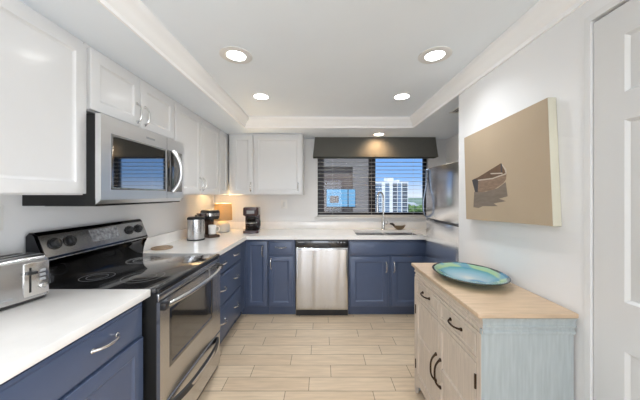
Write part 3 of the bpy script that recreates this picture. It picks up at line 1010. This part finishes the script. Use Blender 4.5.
# side facing the camera, its mouldings wrap round to the front
bm = NB()
box(bm, DW_ - 0.016, DW_ - 0.0032, -DD + 0.0012, -0.006, 0.0, 0.822, 0.001, 1)
o = obj('side_panel', bm, blue_grey_wood, t); o['label'] = 'pale blue-grey side panel'
bm = NB(); box(bm, 0.001, 0.012, -DD + 0.012, -0.006, 0.0, 0.822, 0.002, 1); obj('side_panel', bm, blue_grey_wood, t)
def cornice_mesh(side):
    bm = NB()
    pr = [(-0.006, 0.800), (0.001, 0.803), (0.003, 0.810), (0.001, 0.816), (-0.002, 0.818), (-0.002, 0.828), (0.005, 0.832), (0.006, 0.838), (0.002, 0.842), (0.003, 0.856), (0.008, 0.865), (0.011, 0.872), (-0.02, 0.872), (-0.02, 0.800)]
    if side:
        loops = [[(DW_ + q, -DD + 0.006 - q, z) for q, z in pr], [(DW_ + q, -0.004, z) for q, z in pr]]
    else:
        loops = [[(0.003 - q, -DD + 0.006 - q, z) for q, z in pr], [(DW_ + q, -DD + 0.006 - q, z) for q, z in pr]]
    rings(bm, loops)
    return bm
obj('cornice', cornice_mesh(False), oak_grey, t)
o = obj('cornice', cornice_mesh(True), blue_grey_wood, t); o['label'] = 'pale blue-grey cornice on the side'
yf = -DD
bm = NB()
for a, b in ((0.004, 0.036), (DW_ - 0.036, DW_ - 0.004)):
    box(bm, a, b, yf, yf + 0.02, 0.0, 0.80, 0.002, 1)
box(bm, 0.036, DW_ - 0.036, yf, yf + 0.02, 0.665, 0.685, 0.001, 1)
box(bm, 0.036, DW_ - 0.036, yf, yf + 0.02, 0.785, 0.80, 0.001, 1)
box(bm, 0.372, 0.393, yf, yf + 0.02, 0.685, 0.785)
prism(bm, [(0.036, 0.06), (0.066, 0.06), (0.10, 0.09), (DW_ - 0.10, 0.09), (DW_ - 0.066, 0.06), (DW_ - 0.036, 0.06), (DW_ - 0.036, 0.125), (0.036, 0.125)], 'y', yf, yf + 0.02)
obj('face_frame', bm, oak_grey, t)
for a, b in ((0.040, 0.369), (0.396, DW_ - 0.040)):
    bm = NB(); panel(bm, a, b, 0.688, 0.782, [(0, yf + 0.02), (0, yf + 0.001), (0.004, yf - 0.002), (0.018, yf - 0.002), (0.022, yf + 0.003), (0.026, yf + 0.003)])
    dd = obj('drawer', bm, oak_grey, t)
    pull(dd, (a + b) / 2, 0.742, yf + 0.002, 0.10, False, aged_bronze, 0.0044, 0.023, 'drawer_pull')
for a, b, hx in ((0.040, 0.380, 0.356), (0.384, DW_ - 0.040, 0.408)):
    bm = NB()
    for z0, z1 in ((0.130, 0.395), (0.395, 0.662)):
        panel(bm, a, b, z0, z1, [(0, yf + 0.02), (0, yf), (0.002, yf - 0.002), (0.030, yf - 0.002), (0.036, yf + 0.006), (0.040, yf + 0.006)])
    dd = obj('cabinet_door', bm, oak_grey, t)
    pull(dd, hx, 0.395, yf - 0.002, 0.150, True, aged_bronze, 0.005, 0.029, 'door_pull')
    he = a - 0.002 if hx > (a + b) / 2 else b + 0.002
    for z in (0.21, 0.585):
        bm = NB(); tube(bm, [(he, yf - 0.003, z - 0.030), (he, yf - 0.003, z + 0.030)], 0.005, 8)
        obj('hinge', bm, aged_bronze, dd)

# platter on the dresser
t = thing('platter', 'oval blue and green art-glass platter on the wooden cabinet', 'plate', (0.832, 1.462, 0.892), math.radians(0))
bm = NB()
pr = [(0.42, 0.0), (0.52, 0.0), (0.62, 0.010), (0.80, 0.022), (0.98, 0.038), (1.0, 0.041), (0.98, 0.043), (0.80, 0.028), (0.62, 0.0165), (0.50, 0.008), (0.1, 0.007)]
lathe(bm, pr, 0, 0, 0, 56, 0, 0.183, 0.218)
obj('glass_dish', bm, art_glass, t)
bm = NB()
lathe(bm, [(0.990, 0.0390), (1.004, 0.0410), (0.994, 0.0425), (0.988, 0.041), (0.990, 0.0390)], 0, 0, 0, 56, 0, 0.183, 0.218, cap=False)
o = obj('rim', bm, dish_dark, t); o['label'] = 'thin dark rim'

# ------------------------------------------------------------------ canvas picture
t = thing('canvas_picture', 'tan canvas painting of a small wooden rowing boat on right wall', 'picture', (XR, 1.46, 1.503), FACE_RIGHT)
t.rotation_euler = (math.radians(0), math.radians(-2.7), FACE_RIGHT)
t.rotation_mode = 'XYZ'
cw, ch = 0.672, 0.570
bm = NB(); box(bm, -cw / 2, cw / 2, -0.040, -0.002, -ch / 2, ch / 2, 0.003)
o = obj('canvas', bm, canvas_edge, t); o['label'] = 'pale canvas edges'
pt = NB()
box(pt, -cw / 2 + 0.002, cw / 2 - 0.002, -0.0408, -0.0395, -ch / 2 + 0.002, ch / 2 - 0.002)
def paint(poly, mi, lift):
    rings(pt, [[(x, -0.0405, z) for x, z in poly], [(x, -0.0408 - lift, z) for x, z in poly]], mi=mi)
def PX(px, py):      # measured position in the close-up of the picture -> local picture coordinates
    f = 257.0
    xs = px - 322.0
    Y = f * 1.0 / xs
    z = CZ - (py - 195.0) * Y / f
    u, v = 1.46 - Y, z - 1.503
    a = math.radians(2.7)
    return (u * math.cos(-a) - v * math.sin(-a), u * math.sin(-a) + v * math.cos(-a))
B = lambda cx, cy: PX(465 + cx * 50 / 364.0, 155 + cy * 55 / 400.0)
paint([B(68, 268), B(150, 268), B(240, 240), B(298, 196), B(312, 300), B(250, 318), B(300, 336), B(210, 352), B(240, 372), B(130, 372), B(100, 386), B(62, 380)], 5, 0.0001)
paint([B(52, 182), B(100, 160), B(262, 60), B(272, 66), B(300, 104), B(304, 136), B(240, 158), B(140, 186), B(94, 184)], 2, 0.0002)
paint([B(94, 182), B(200, 170), B(304, 134), B(300, 176), B(280, 206), B(210, 252), B(130, 270), B(92, 270)], 1, 0.0003)
paint([B(52, 184), B(70, 174), B(98, 182), B(94, 270), B(74, 268)], 3, 0.0004)
paint([B(94, 180), B(200, 167), B(304, 130), B(302, 140), B(200, 176), B(96, 188)], 4, 0.0005)
paint([B(186, 132), B(272, 128), B(276, 137), B(190, 140)], 4, 0.0005)
paint([B(262, 62), B(272, 66), B(302, 104), B(304, 130), B(296, 132), B(290, 108)], 4, 0.0004)
paint([B(262, 60), B(270, 64), B(274, 126), B(262, 124)], 3, 0.0005)
o = obj('painting', pt, [canvas_tan, boat_wood, boat_inside, boat_dark, boat_rim, boat_reflection], t)

# ------------------------------------------------------------------ valance and blind
t = thing('window_valance', 'grey fabric cornice valance across the top of the window', 'valance', (0.70, YB, 1.868), 0)
for a, b in ((-0.788, -0.0015), (0.0015, 0.788)):
    bm = NB()
    flo = 0.026
    def loop(z, k):
        A = a - (flo * k if a < -0.5 else 0)
        Bx = b + (flo * k if b > 0.5 else 0)
        yo = -0.115 - 0.022 * k
        return [(A, -0.001, z), (Bx, -0.001, z), (Bx, yo, z), (A, yo, z)]
    hgt = 0.256
    rings(bm, [loop(hgt, 0), loop(hgt * 0.5, 0.45), loop(0.012, 0.95), loop(0.0, 1.0)], True, False)
    vv = loop(0.0, 1.0)
    bmesh.ops.recalc_face_normals(bm, faces=bm.faces)
    ff = [f for f in bm.faces]
    bmesh.ops.solidify(bm, geom=ff, thickness=-0.006)
    obj('fabric_panel', bm, valance_fabric, t)
bm = NB(); tube(bm, [(0, -0.117, 0.256), (0, -0.1275, 0.128), (0, -0.139, 0.0)], 0.0035, 8); o = obj('seam_shade_line', bm, slot_dark, t)  # black line put in as the shade of the gap between panels

t = thing('window_blind', 'open white horizontal slat blind hanging in the window', 'blind', (0.695, YB + 0.036, WZ0), 0)
bm = NB()
hw = (WX1 - WX0) / 2 - 0.006
pitch = 0.053
k = 0
z = 0.055
while z < 0.84:
    tl = 0.0005
    loops = []
    for xx in (-hw, hw):
        loops.append([(xx, -0.024, z + tl - 0.0008), (xx, 0.0, z + 0.0002), (xx, 0.024, z - tl - 0.0008), (xx, 0.024, z - tl + 0.0008), (xx, 0.0, z + 0.0018), (xx, -0.024, z + tl + 0.0008)])
    rings(bm, loops)
    z += pitch
obj('slats', bm, blind_white, t)
bm = NB(); box(bm, -hw, hw, -0.024, 0.024, 0.004, 0.020, 0.004); obj('bottom_rail', bm, blind_white, t)
bm = NB(); box(bm, -hw, hw, -0.028, 0.028, 0.850, 0.90, 0.003); obj('head_rail', bm, blind_white, t)
for xx in (-0.55, -0.02, 0.55):
    bm = NB(); tube(bm, [(xx, -0.026, 0.015), (xx, -0.026, 0.86)], 0.0011, 6); obj('ladder_cord', bm, cord_white, t)

# ------------------------------------------------------------------ recessed lights
def downlight(label, x, y, z, m, r=0.062, ring=0.088, col=(0.95, 0.98, 1.01), watt=None, spread=138, aim=0.0):
    t = thing('recessed_light', label, 'ceiling light', (x, y, z), 0, 'recessed ceiling lights')
    bm = NB()
    lathe(bm, [(ring, 0.0), (ring, -0.004), (ring - 0.010, -0.007), (r + 0.004, -0.006), (r, -0.002), (r, 0.0)], 0, 0, 0, 40, cap=False)
    obj('trim_ring', bm, trim_paint, t)
    bm = NB(); lathe(bm, [(r, -0.0005), (r, -0.003), (r * 0.9, -0.0042)], 0, 0, 0, 32)
    obj('diffuser', bm, m, t)
    ld = bpy.data.lights.new('lamp_beam', 'SPOT')
    ld.energy = SPOT_W if watt is None else watt
    ld.spot_size = math.radians(spread)
    ld.spot_blend = 1.0
    ld.shadow_soft_size = 0.05
    ld.color = col
    lo = bpy.data.objects.new('lamp_beam', ld)
    C.objects.link(lo)
    lo.parent = t
    lo.location = (0, 0, -0.02)
    lo.rotation_euler = (math.radians(aim), 0, 0)
downlight('recessed ceiling light in the tray above the range, nearer left one', -0.534, 1.600, TZ, lamp_glow, 0.055, 0.098)
downlight('recessed ceiling light in the tray nearest the canvas picture', 0.702, 1.600, TZ, lamp_glow, 0.055, 0.098)
downlight('smaller-looking recessed ceiling light at far left of the tray', -0.536, 2.262, TZ, lamp_glow, 0.062, 0.072)
downlight('smaller-looking recessed ceiling light at far right of the tray', 0.704, 2.262, TZ, lamp_glow, 0.062, 0.072)
downlight('warm recessed light in the lower ceiling in front of the valance', 0.712, 3.215, SZ, lamp_glow_warm, 0.055, 0.072, (1.0, 0.60, 0.28), 15.0, 120, 38.0)
downlight('added recessed ceiling light overhead on the left, out of view', -0.534, 0.20, TZ, lamp_glow, 0.062, 0.085, watt=10.0)  # unseen lamp added to even out the brightness
downlight('added recessed ceiling light overhead on the right, out of view', 0.702, 0.20, TZ, lamp_glow, 0.062, 0.085, watt=5.0)  # second unseen lamp added for the same evenness

# air vent in the lower ceiling over the fridge
t = thing('ceiling_vent', 'small white air vent in the lower ceiling above the refrigerator', 'vent', (1.255, 2.285, SZ), 0)
bm = NB(); cells(bm, [-0.085, -0.07, 0.07, 0.085], [-0.085, -0.07, 0.07, 0.085], lambda i, j: not (i == 1 and j == 1), -0.006, 0.0); obj('frame', bm, trim_paint, t)
bm = NB(); box(bm, -0.07, 0.07, -0.07, 0.07, -0.0015, -0.0005); obj('duct_shadow_plate', bm, slot_dark, t).name = 'duct_shade_plate'  # black plate imitates the shade inside the duct
bm = NB()
for k in range(5):
    xx = -0.050 + k * 0.025
    rings(bm, [[(xx - 0.006, yy, -0.0055), (xx + 0.004, yy, -0.0015), (xx + 0.006, yy, -0.0022), (xx - 0.004, yy, -0.0062)] for yy in (-0.07, 0.07)])
obj('louvres', bm, crown_paint, t)

# ------------------------------------------------------------------ countertop things
# toaster
th = math.radians(79)
A = Vector((-1.230, 1.170)); ux = Vector((math.cos(th), math.sin(th))); bk = Vector((-math.sin(th), math.cos(th)))
L_, D_, H_ = 0.350, 0.165, 0.199
ctr = A - ux * (L_ / 2) + bk * (D_ / 2)
t = thing('toaster', 'brushed steel long-slot toaster on the left foreground worktop', 'toaster', (ctr.x, ctr.y, CT1), th)
bm = NB()
hx, hy = L_ / 2, D_ / 2
def rrect(hx, hy, r, z, n=6):
    P = []
    for cx, cy, a0 in ((hx - r, hy - r, 0), (-hx + r, hy - r, 90), (-hx + r, -hy + r, 180), (hx - r, -hy + r, 270)):
        for k in range(n + 1):
            a = math.radians(a0 + 90 * k / n)
            P.append((cx + r * math.cos(a), cy + r * math.sin(a), z))
    return P
rings(bm, [rrect(hx, hy, 0.028, 0.016), rrect(hx, hy, 0.028, 0.174), rrect(hx - 0.003, hy - 0.003, 0.028, 0.187), rrect(hx - 0.011, hy - 0.011, 0.026, 0.196), rrect(hx - 0.024, hy - 0.024, 0.02, H_)])
bd = obj('body', bm, stainless_flat, t)
bm = NB(); rings(bm, [rrect(hx - 0.006, hy - 0.006, 0.024, 0.004), rrect(hx - 0.004, hy - 0.004, 0.026, 0.017)]); obj('base', bm, black_plastic, t)
for yy in (-0.028, 0.028):
    bm = NB(); box(bm, -hx + 0.04, hx - 0.045, yy - 0.014, yy + 0.014, H_ - 0.004, H_ + 0.0008); obj('slot', bm, slot_dark, bd)
bm = NB(); box(bm, hx - 0.098, hx - 0.012, -hy - 0.004, -hy + 0.004, 0.028, 0.170, 0.003); cpn = obj('control_panel', bm, nickel, t)
bm = NB(); box(bm, hx - 0.081, hx - 0.074, -hy - 0.005, -hy - 0.003, 0.045, 0.150); obj('lever_slot', bm, slot_dark, cpn)
bm = NB(); box(bm, hx - 0.094, hx - 0.061, -hy - 0.024, -hy - 0.005, 0.122, 0.136, 0.004); obj('lever', bm, black_plastic, cpn)
bm = NB(); disc_y(bm, hx - 0.036, 0.062, -hy - 0.003, -hy - 0.014, 0.012, 18, 0.003); obj('dial', bm, chrome, cpn)
for zz in (0.092, 0.111, 0.130):
    bm = NB(); box(bm, hx - 0.046, hx - 0.026, -hy - 0.008, -hy - 0.003, zz - 0.006, zz + 0.006, 0.002); obj('button', bm, grey_print, cpn)
bm = NB(); box(bm, -0.140, -0.100, -hy - 0.020, -hy + 0.002, 0.100, 0.112, 0.004); obj('side_lever', bm, black_plastic, t)
bm = NB(); box(bm, -0.02, 0.045, -hy - 0.0008, -hy + 0.001, 0.034, 0.041); obj('badge', bm, grey_print, bd)
for sx in (-1, 1):
    for sy in (-1, 1):
        bm = NB(); lathe(bm, [(0.010, 0.0), (0.010, 0.005)], sx * (hx - 0.04), sy * (hy - 0.03), 0, 10); obj('foot', bm, black_plastic, t)

# round wooden trivet
t = thing('trivet', 'flat round wooden trivet on the worktop just behind the range', 'trivet', (-1.375, 2.21, CT1), 0)
bm = NB(); lathe(bm, [(0.078, 0.0), (0.082, 0.003), (0.082, 0.010), (0.079, 0.013), (0.001, 0.013)], 0, 0, 0, 36); obj('disc', bm, trivet_wood, t)
bm = NB(); lathe(bm, [(0.058, 0.0132), (0.058, 0.0136), (0.055, 0.0136), (0.055, 0.0132)], 0, 0, 0, 36, cap=False); obj('groove', bm, bark, t)

# steel canister
t = thing('canister', 'stainless steel canister with black lid, left of the brown coffee machine', 'canister', (-1.292, 2.640, CT1), 0)
bm = NB(); lathe(bm, [(0.080, 0.012), (0.081, 0.02), (0.081, 0.212), (0.078, 0.214)], 0, 0, 0, 36); obj('body', bm, stainless, t)
bm = NB(); lathe(bm, [(0.083, 0.0), (0.084, 0.004), (0.083, 0.014)], 0, 0, 0, 36); obj('base', bm, black_plastic, t)
bm = NB(); lathe(bm, [(0.084, 0.212), (0.084, 0.226), (0.074, 0.236), (0.02, 0.240)], 0, 0, 0, 36); ld_ = obj('lid', bm, black_plastic, t)
bm = NB(); lathe(bm, [(0.010, 0.239), (0.012, 0.246), (0.016, 0.252), (0.010, 0.258)], 0, 0, 0, 18); obj('lid_knob', bm, chrome, ld_)

# pod coffee machine
t = thing('pod_coffee_machine', 'dark brown single-cup coffee machine with a white mug in it', 'coffee maker', (-1.240, 2.845, CT1), math.radians(52))
bm = NB(); rings(bm, [rrect(0.068, 0.105, 0.03, 0.0), rrect(0.068, 0.105, 0.03, 0.022), rrect(0.062, 0.099, 0.028, 0.026)]); obj('base', bm, coffee_brown, t)
bm = NB(); lathe(bm, [(0.048, 0.026), (0.048, 0.030), (0.044, 0.031)], 0, -0.048, 0, 24); obj('drip_tray', bm, dark_metal, t)
bm = NB(); rings(bm, [rrect(0.062, 0.045, 0.02, 0.024), rrect(0.060, 0.043, 0.02, 0.21)])
for v in bm.verts: v.co.y += 0.055
obj('column', bm, coffee_brown, t)
bm = NB(); rings(bm, [rrect(0.058, 0.090, 0.028, 0.195), rrect(0.068, 0.102, 0.03, 0.215), rrect(0.068, 0.102, 0.03, 0.275), rrect(0.060, 0.094, 0.028, 0.292), rrect(0.04, 0.07, 0.02, 0.297)])
hd = obj('brew_head', bm, black_plastic, t)
bm = NB(); rings(bm, [rrect(0.0695, 0.1035, 0.03, 0.232), rrect(0.0695, 0.1035, 0.03, 0.264)]); obj('chrome_band', bm, chrome, hd)
bm = NB(); lathe(bm, [(0.012, 0.172), (0.020, 0.182), (0.022, 0.198)], 0, -0.048, 0, 18); obj('nozzle', bm, black_plastic, hd)
bm = NB(); rings(bm, [rrect(0.030, 0.055, 0.02, 0.03), rrect(0.030, 0.055, 0.02, 0.26)])
for v in bm.verts: v.co.x -= 0.080; v.co.y += 0.04
obj('water_tank', bm, coffee_maroon, t)
mx_, my_ = -1.240 + 0.048 * math.sin(math.radians(52)), 2.845 - 0.048 * math.cos(math.radians(52))
m_ = thing('mug', 'white mug under the spout of the brown coffee machine', 'mug', (mx_, my_, CT1 + 0.0315), math.radians(20))
bm = NB(); lathe(bm, [(0.034, 0.0), (0.040, 0.004), (0.042, 0.10), (0.0405, 0.102), (0.038, 0.10), (0.036, 0.008), (0.001, 0.007)], 0, 0, 0, 30); obj('cup', bm, ceramic_white, m_)
bm = NB(); tube(bm, [(0.039, 0, 0.082), (0.058, 0, 0.085), (0.070, 0, 0.068), (0.070, 0, 0.044), (0.058, 0, 0.026), (0.038, 0, 0.026)], 0.0055, 8); obj('handle', bm, ceramic_white, m_)

# table lamp in the corner
lx, ly = -1.232, 3.205
t = thing('table_lamp', 'small lit table lamp with beige drum shade in the corner', 'lamp', (lx, ly, CT1), 0)
bm = NB(); lathe(bm, [(0.058, 0.0), (0.072, 0.006), (0.083, 0.040), (0.082, 0.080), (0.070, 0.112), (0.045, 0.130), (0.020, 0.138), (0.014, 0.140)], 0, 0, 0, 36); o = obj('base', bm, ceramic_grey, t)
bm = NB(); lathe(bm, [(0.010, 0.138), (0.010, 0.175), (0.016, 0.178), (0.018, 0.210), (0.042, 0.228), (0.043, 0.233), (0.012, 0.233), (0.012, 0.24)], 0, 0, 0, 16); obj('stem', bm, nickel, t)  # stem widens into an added disc that keeps bulb light off the base
bm = NB()
lathe(bm, [(0.108, 0.148), (0.101, 0.355), (0.0995, 0.355), (0.1065, 0.148), (0.108, 0.148)], 0, 0, 0, 44, cap=False); obj('lamp_shade', bm, shade_linen, t)
bm = NB(); lathe(bm, [(0.010, 0.240), (0.022, 0.256), (0.027, 0.278), (0.020, 0.300), (0.006, 0.306)], 0, 0, 0, 20); obj('bulb', bm, bulb_glow, t)

# drip coffee maker
t = thing('drip_coffee_maker', 'dark drip coffee maker with glass carafe below the back wall cabinet', 'coffee maker', (-0.865, 3.17, CT1), math.radians(6))
bm = NB(); rings(bm, [rrect(0.092, 0.105, 0.03, 0.0), rrect(0.092, 0.105, 0.03, 0.028), rrect(0.086, 0.10, 0.028, 0.034)]); obj('base', bm, coffee_maroon, t)
bm = NB(); lathe(bm, [(0.068, 0.034), (0.068, 0.038), (0.06, 0.038)], 0, -0.030, 0, 24); obj('hot_plate', bm, dark_metal, t)
bm = NB(); box(bm, -0.090, 0.090, 0.045, 0.104, 0.03, 0.25, 0.012); obj('back_column', bm, coffee_maroon, t)
for s in (-1, 1):
    bm = NB(); box(bm, s * 0.078, s * 0.091, -0.085, 0.05, 0.215, 0.300, 0.004); obj('side_cheek', bm, coffee_maroon, t)
bm = NB(); rings(bm, [rrect(0.080, 0.09, 0.03, 0.205), rrect(0.090, 0.103, 0.03, 0.225), rrect(0.092, 0.105, 0.03, 0.30), rrect(0.084, 0.097, 0.028, 0.312)]); hd = obj('brew_basket', bm, coffee_maroon, t)
bm = NB(); box(bm, -0.045, 0.045, -0.1085, -0.103, 0.235, 0.275, 0.003); obj('control_face', bm, grey_print, hd)
bm = NB(); lathe(bm, [(0.050, 0.039), (0.064, 0.048), (0.070, 0.085), (0.066, 0.125), (0.052, 0.160), (0.048, 0.178), (0.046, 0.178), (0.050, 0.160), (0.063, 0.125), (0.067, 0.085), (0.061, 0.050), (0.001, 0.042)], 0, -0.030, 0, 32); cf = obj('carafe', bm, carafe_glass, t)
bm = NB(); lathe(bm, [(0.051, 0.170), (0.053, 0.186), (0.040, 0.194), (0.01, 0.196)], 0, -0.030, 0, 28); obj('carafe_lid', bm, black_plastic, cf)
bm = NB(); tube(bm, [(0.050, -0.045, 0.176), (0.088, -0.060, 0.178), (0.104, -0.068, 0.150), (0.104, -0.068, 0.090), (0.088, -0.062, 0.068), (0.066, -0.05, 0.072)], [0.009, 0.010, 0.010, 0.010, 0.009, 0.007], 10); obj('carafe_handle', bm, black_plastic, cf)
bm = NB(); lathe(bm, [(0.0675, 0.118), (0.0680, 0.128), (0.0665, 0.128), (0.0665, 0.118)], 0, -0.030, 0, 32, cap=False); obj('carafe_band', bm, chrome, cf)

# wall plates
t = thing('wall_outlet', 'white switch plate on the back wall under the upper cabinet', 'outlet', (-0.515, YB, 1.245), 0)
bm = NB(); box(bm, -0.040, 0.040, -0.006, 0, -0.06, 0.06, 0.003); obj('plate', bm, plastic_white, t)
bm = NB(); box(bm, -0.016, 0.016, -0.010, -0.005, -0.033, 0.033, 0.002); obj('rocker', bm, trim_paint, t)
t = thing('wall_outlet', 'white outlet plate on the left wall above the toaster', 'outlet', (XL, 1.150, 1.265), FACE_LEFT)
bm = NB(); box(bm, -0.040, 0.040, -0.006, 0, -0.06, 0.06, 0.003); obj('plate', bm, plastic_white, t)
for z in (-0.022, 0.022):
    bm = NB(); box(bm, -0.016, 0.016, -0.009, -0.005, z - 0.014, z + 0.014, 0.003); obj('socket', bm, trim_paint, t)

# ------------------------------------------------------------------ outside the window
GZ = -16.0
bm = NB(); box(bm, -400, 700, 8, 1600, GZ - 1, GZ)
tag(obj('ground', bm, grass_ground), 'distant green ground outside the window', 'ground', kind='structure')

t = thing('building', 'grey-brown neighbouring wing seen through the left window pane', 'building', (0, 15.0, GZ), 0)
h0 = -GZ
bm = NB(); box(bm, -7.0, 2.85, 0.0, 5.0, 0, h0 + 9.0); obj('wall', bm, wing_brown, t)
bm = NB(); box(bm, 1.78, 2.85, -0.25, 0.0, 0, h0 + 9.0); o = obj('pier', bm, wing_grey, t); o['label'] = 'light grey pier'
bm = NB(); box(bm, -7.0, 1.78, -0.25, 0.0, h0 + CZ + 1.62, h0 + CZ + 2.5); o = obj('beam', bm, wing_grey, t); o['label'] = 'light grey beam'
bm = NB(); box(bm, 0.25, 1.92, -0.29, -0.02, h0 + CZ - 0.68, h0 + CZ + 0.36); wf = obj('window_frame', bm, bronze_frame, t)
for a, b in ((0.27, 1.46), (1.52, 1.90)):
    bm = NB(); box(bm, a, b, -0.30, -0.28, h0 + CZ - 0.66, h0 + CZ + 0.34); obj('pane', bm, wing_glass_sky, wf)
bm = NB(); box(bm, 0.45, 0.95, -0.31, -0.295, h0 + CZ - 0.45, h0 + CZ - 0.05); obj('inner_panel', bm, wing_brown, wf)

t = thing('building', 'white high-rise condominium with columns of windows against the sky', 'building', (54.5, 200.0, GZ), 0)
top = h0 + CZ + 10.2
bm = NB(); box(bm, -13.5, 12.5, 0, 14, 0, top); obj('tower', bm, condo_white, t)
bm = NB(); box(bm, -3.5, 1.4, 1, 12, top, top + 3.4); box(bm, 4.0, 6.0, 1, 9, top, top + 1.6); obj('penthouse', bm, condo_white, t)
for a, b, m in ((-13.0, -8.2, condo_glass), (-5.4, -2.2, condo_glass), (0.6, 3.8, condo_dark), (4.4, 7.0, condo_glass), (8.0, 11.8, condo_dark)):
    bm = NB(); box(bm, a, b, -0.4, 0.1, 1.0, top - 0.8); wc = obj('window_column', bm, m, t)
    bm = NB()
    z = 2.6
    while z < top - 1.2:
        box(bm, a, b, -0.7, -0.35, z, z + 0.4)
        z += 2.9
    obj('balcony_slabs', bm, condo_white, wc)

def tree(label, x, y, h, r):
    t = thing('tree', label, 'tree', (x, y, GZ), 0, 'distant trees')
    bm = NB(); tube(bm, [(0, 0, 0), (0.1, 0, h * 0.6)], [0.4, 0.25], 8); obj('trunk', bm, bark, t)
    bm = NB()
    for k in range(8):
        q = bmesh.new()
        bmesh.ops.create_icosphere(q, subdivisions=2, radius=r * random.uniform(0.45, 0.75))
        off = Vector((random.uniform(-r, r) * 0.7, random.uniform(-r, r) * 0.5, h * 0.68 + random.uniform(-0.3, 0.35) * h * 0.6))
        for v in q.verts:
            v.co = v.co * random.uniform(0.88, 1.12) + off
        merge(bm, q, 0)
    obj('crown', bm, leaf_green, t)
for i, (x, y, h, r) in enumerate(((70.5, 205, 8.4, 3.0), (74.5, 214, 9.2, 3.4), (79.0, 208, 7.6, 2.8), (83.5, 222, 8.6, 3.2))):
    tree(['distant green tree right beside the white tower', 'tallest distant tree between the tower and the pale low house',
          'low distant tree in front of the pale low house', 'distant green tree farthest right in the window'][i], x, y, h, r)
t = thing('building', 'pale low house among distant trees right of the white tower', 'building', (80.0, 240, GZ), 0)
bm = NB(); box(bm, -9, 9, 0, 10, 0, 7.5); obj('wall', bm, condo_white, t)
bm = NB(); prism(bm, [(-10, 7.5), (10, 7.5), (6, 10.2), (-6, 10.2)], 'y', -1, 11); obj('roof', bm, roof_pale, t)
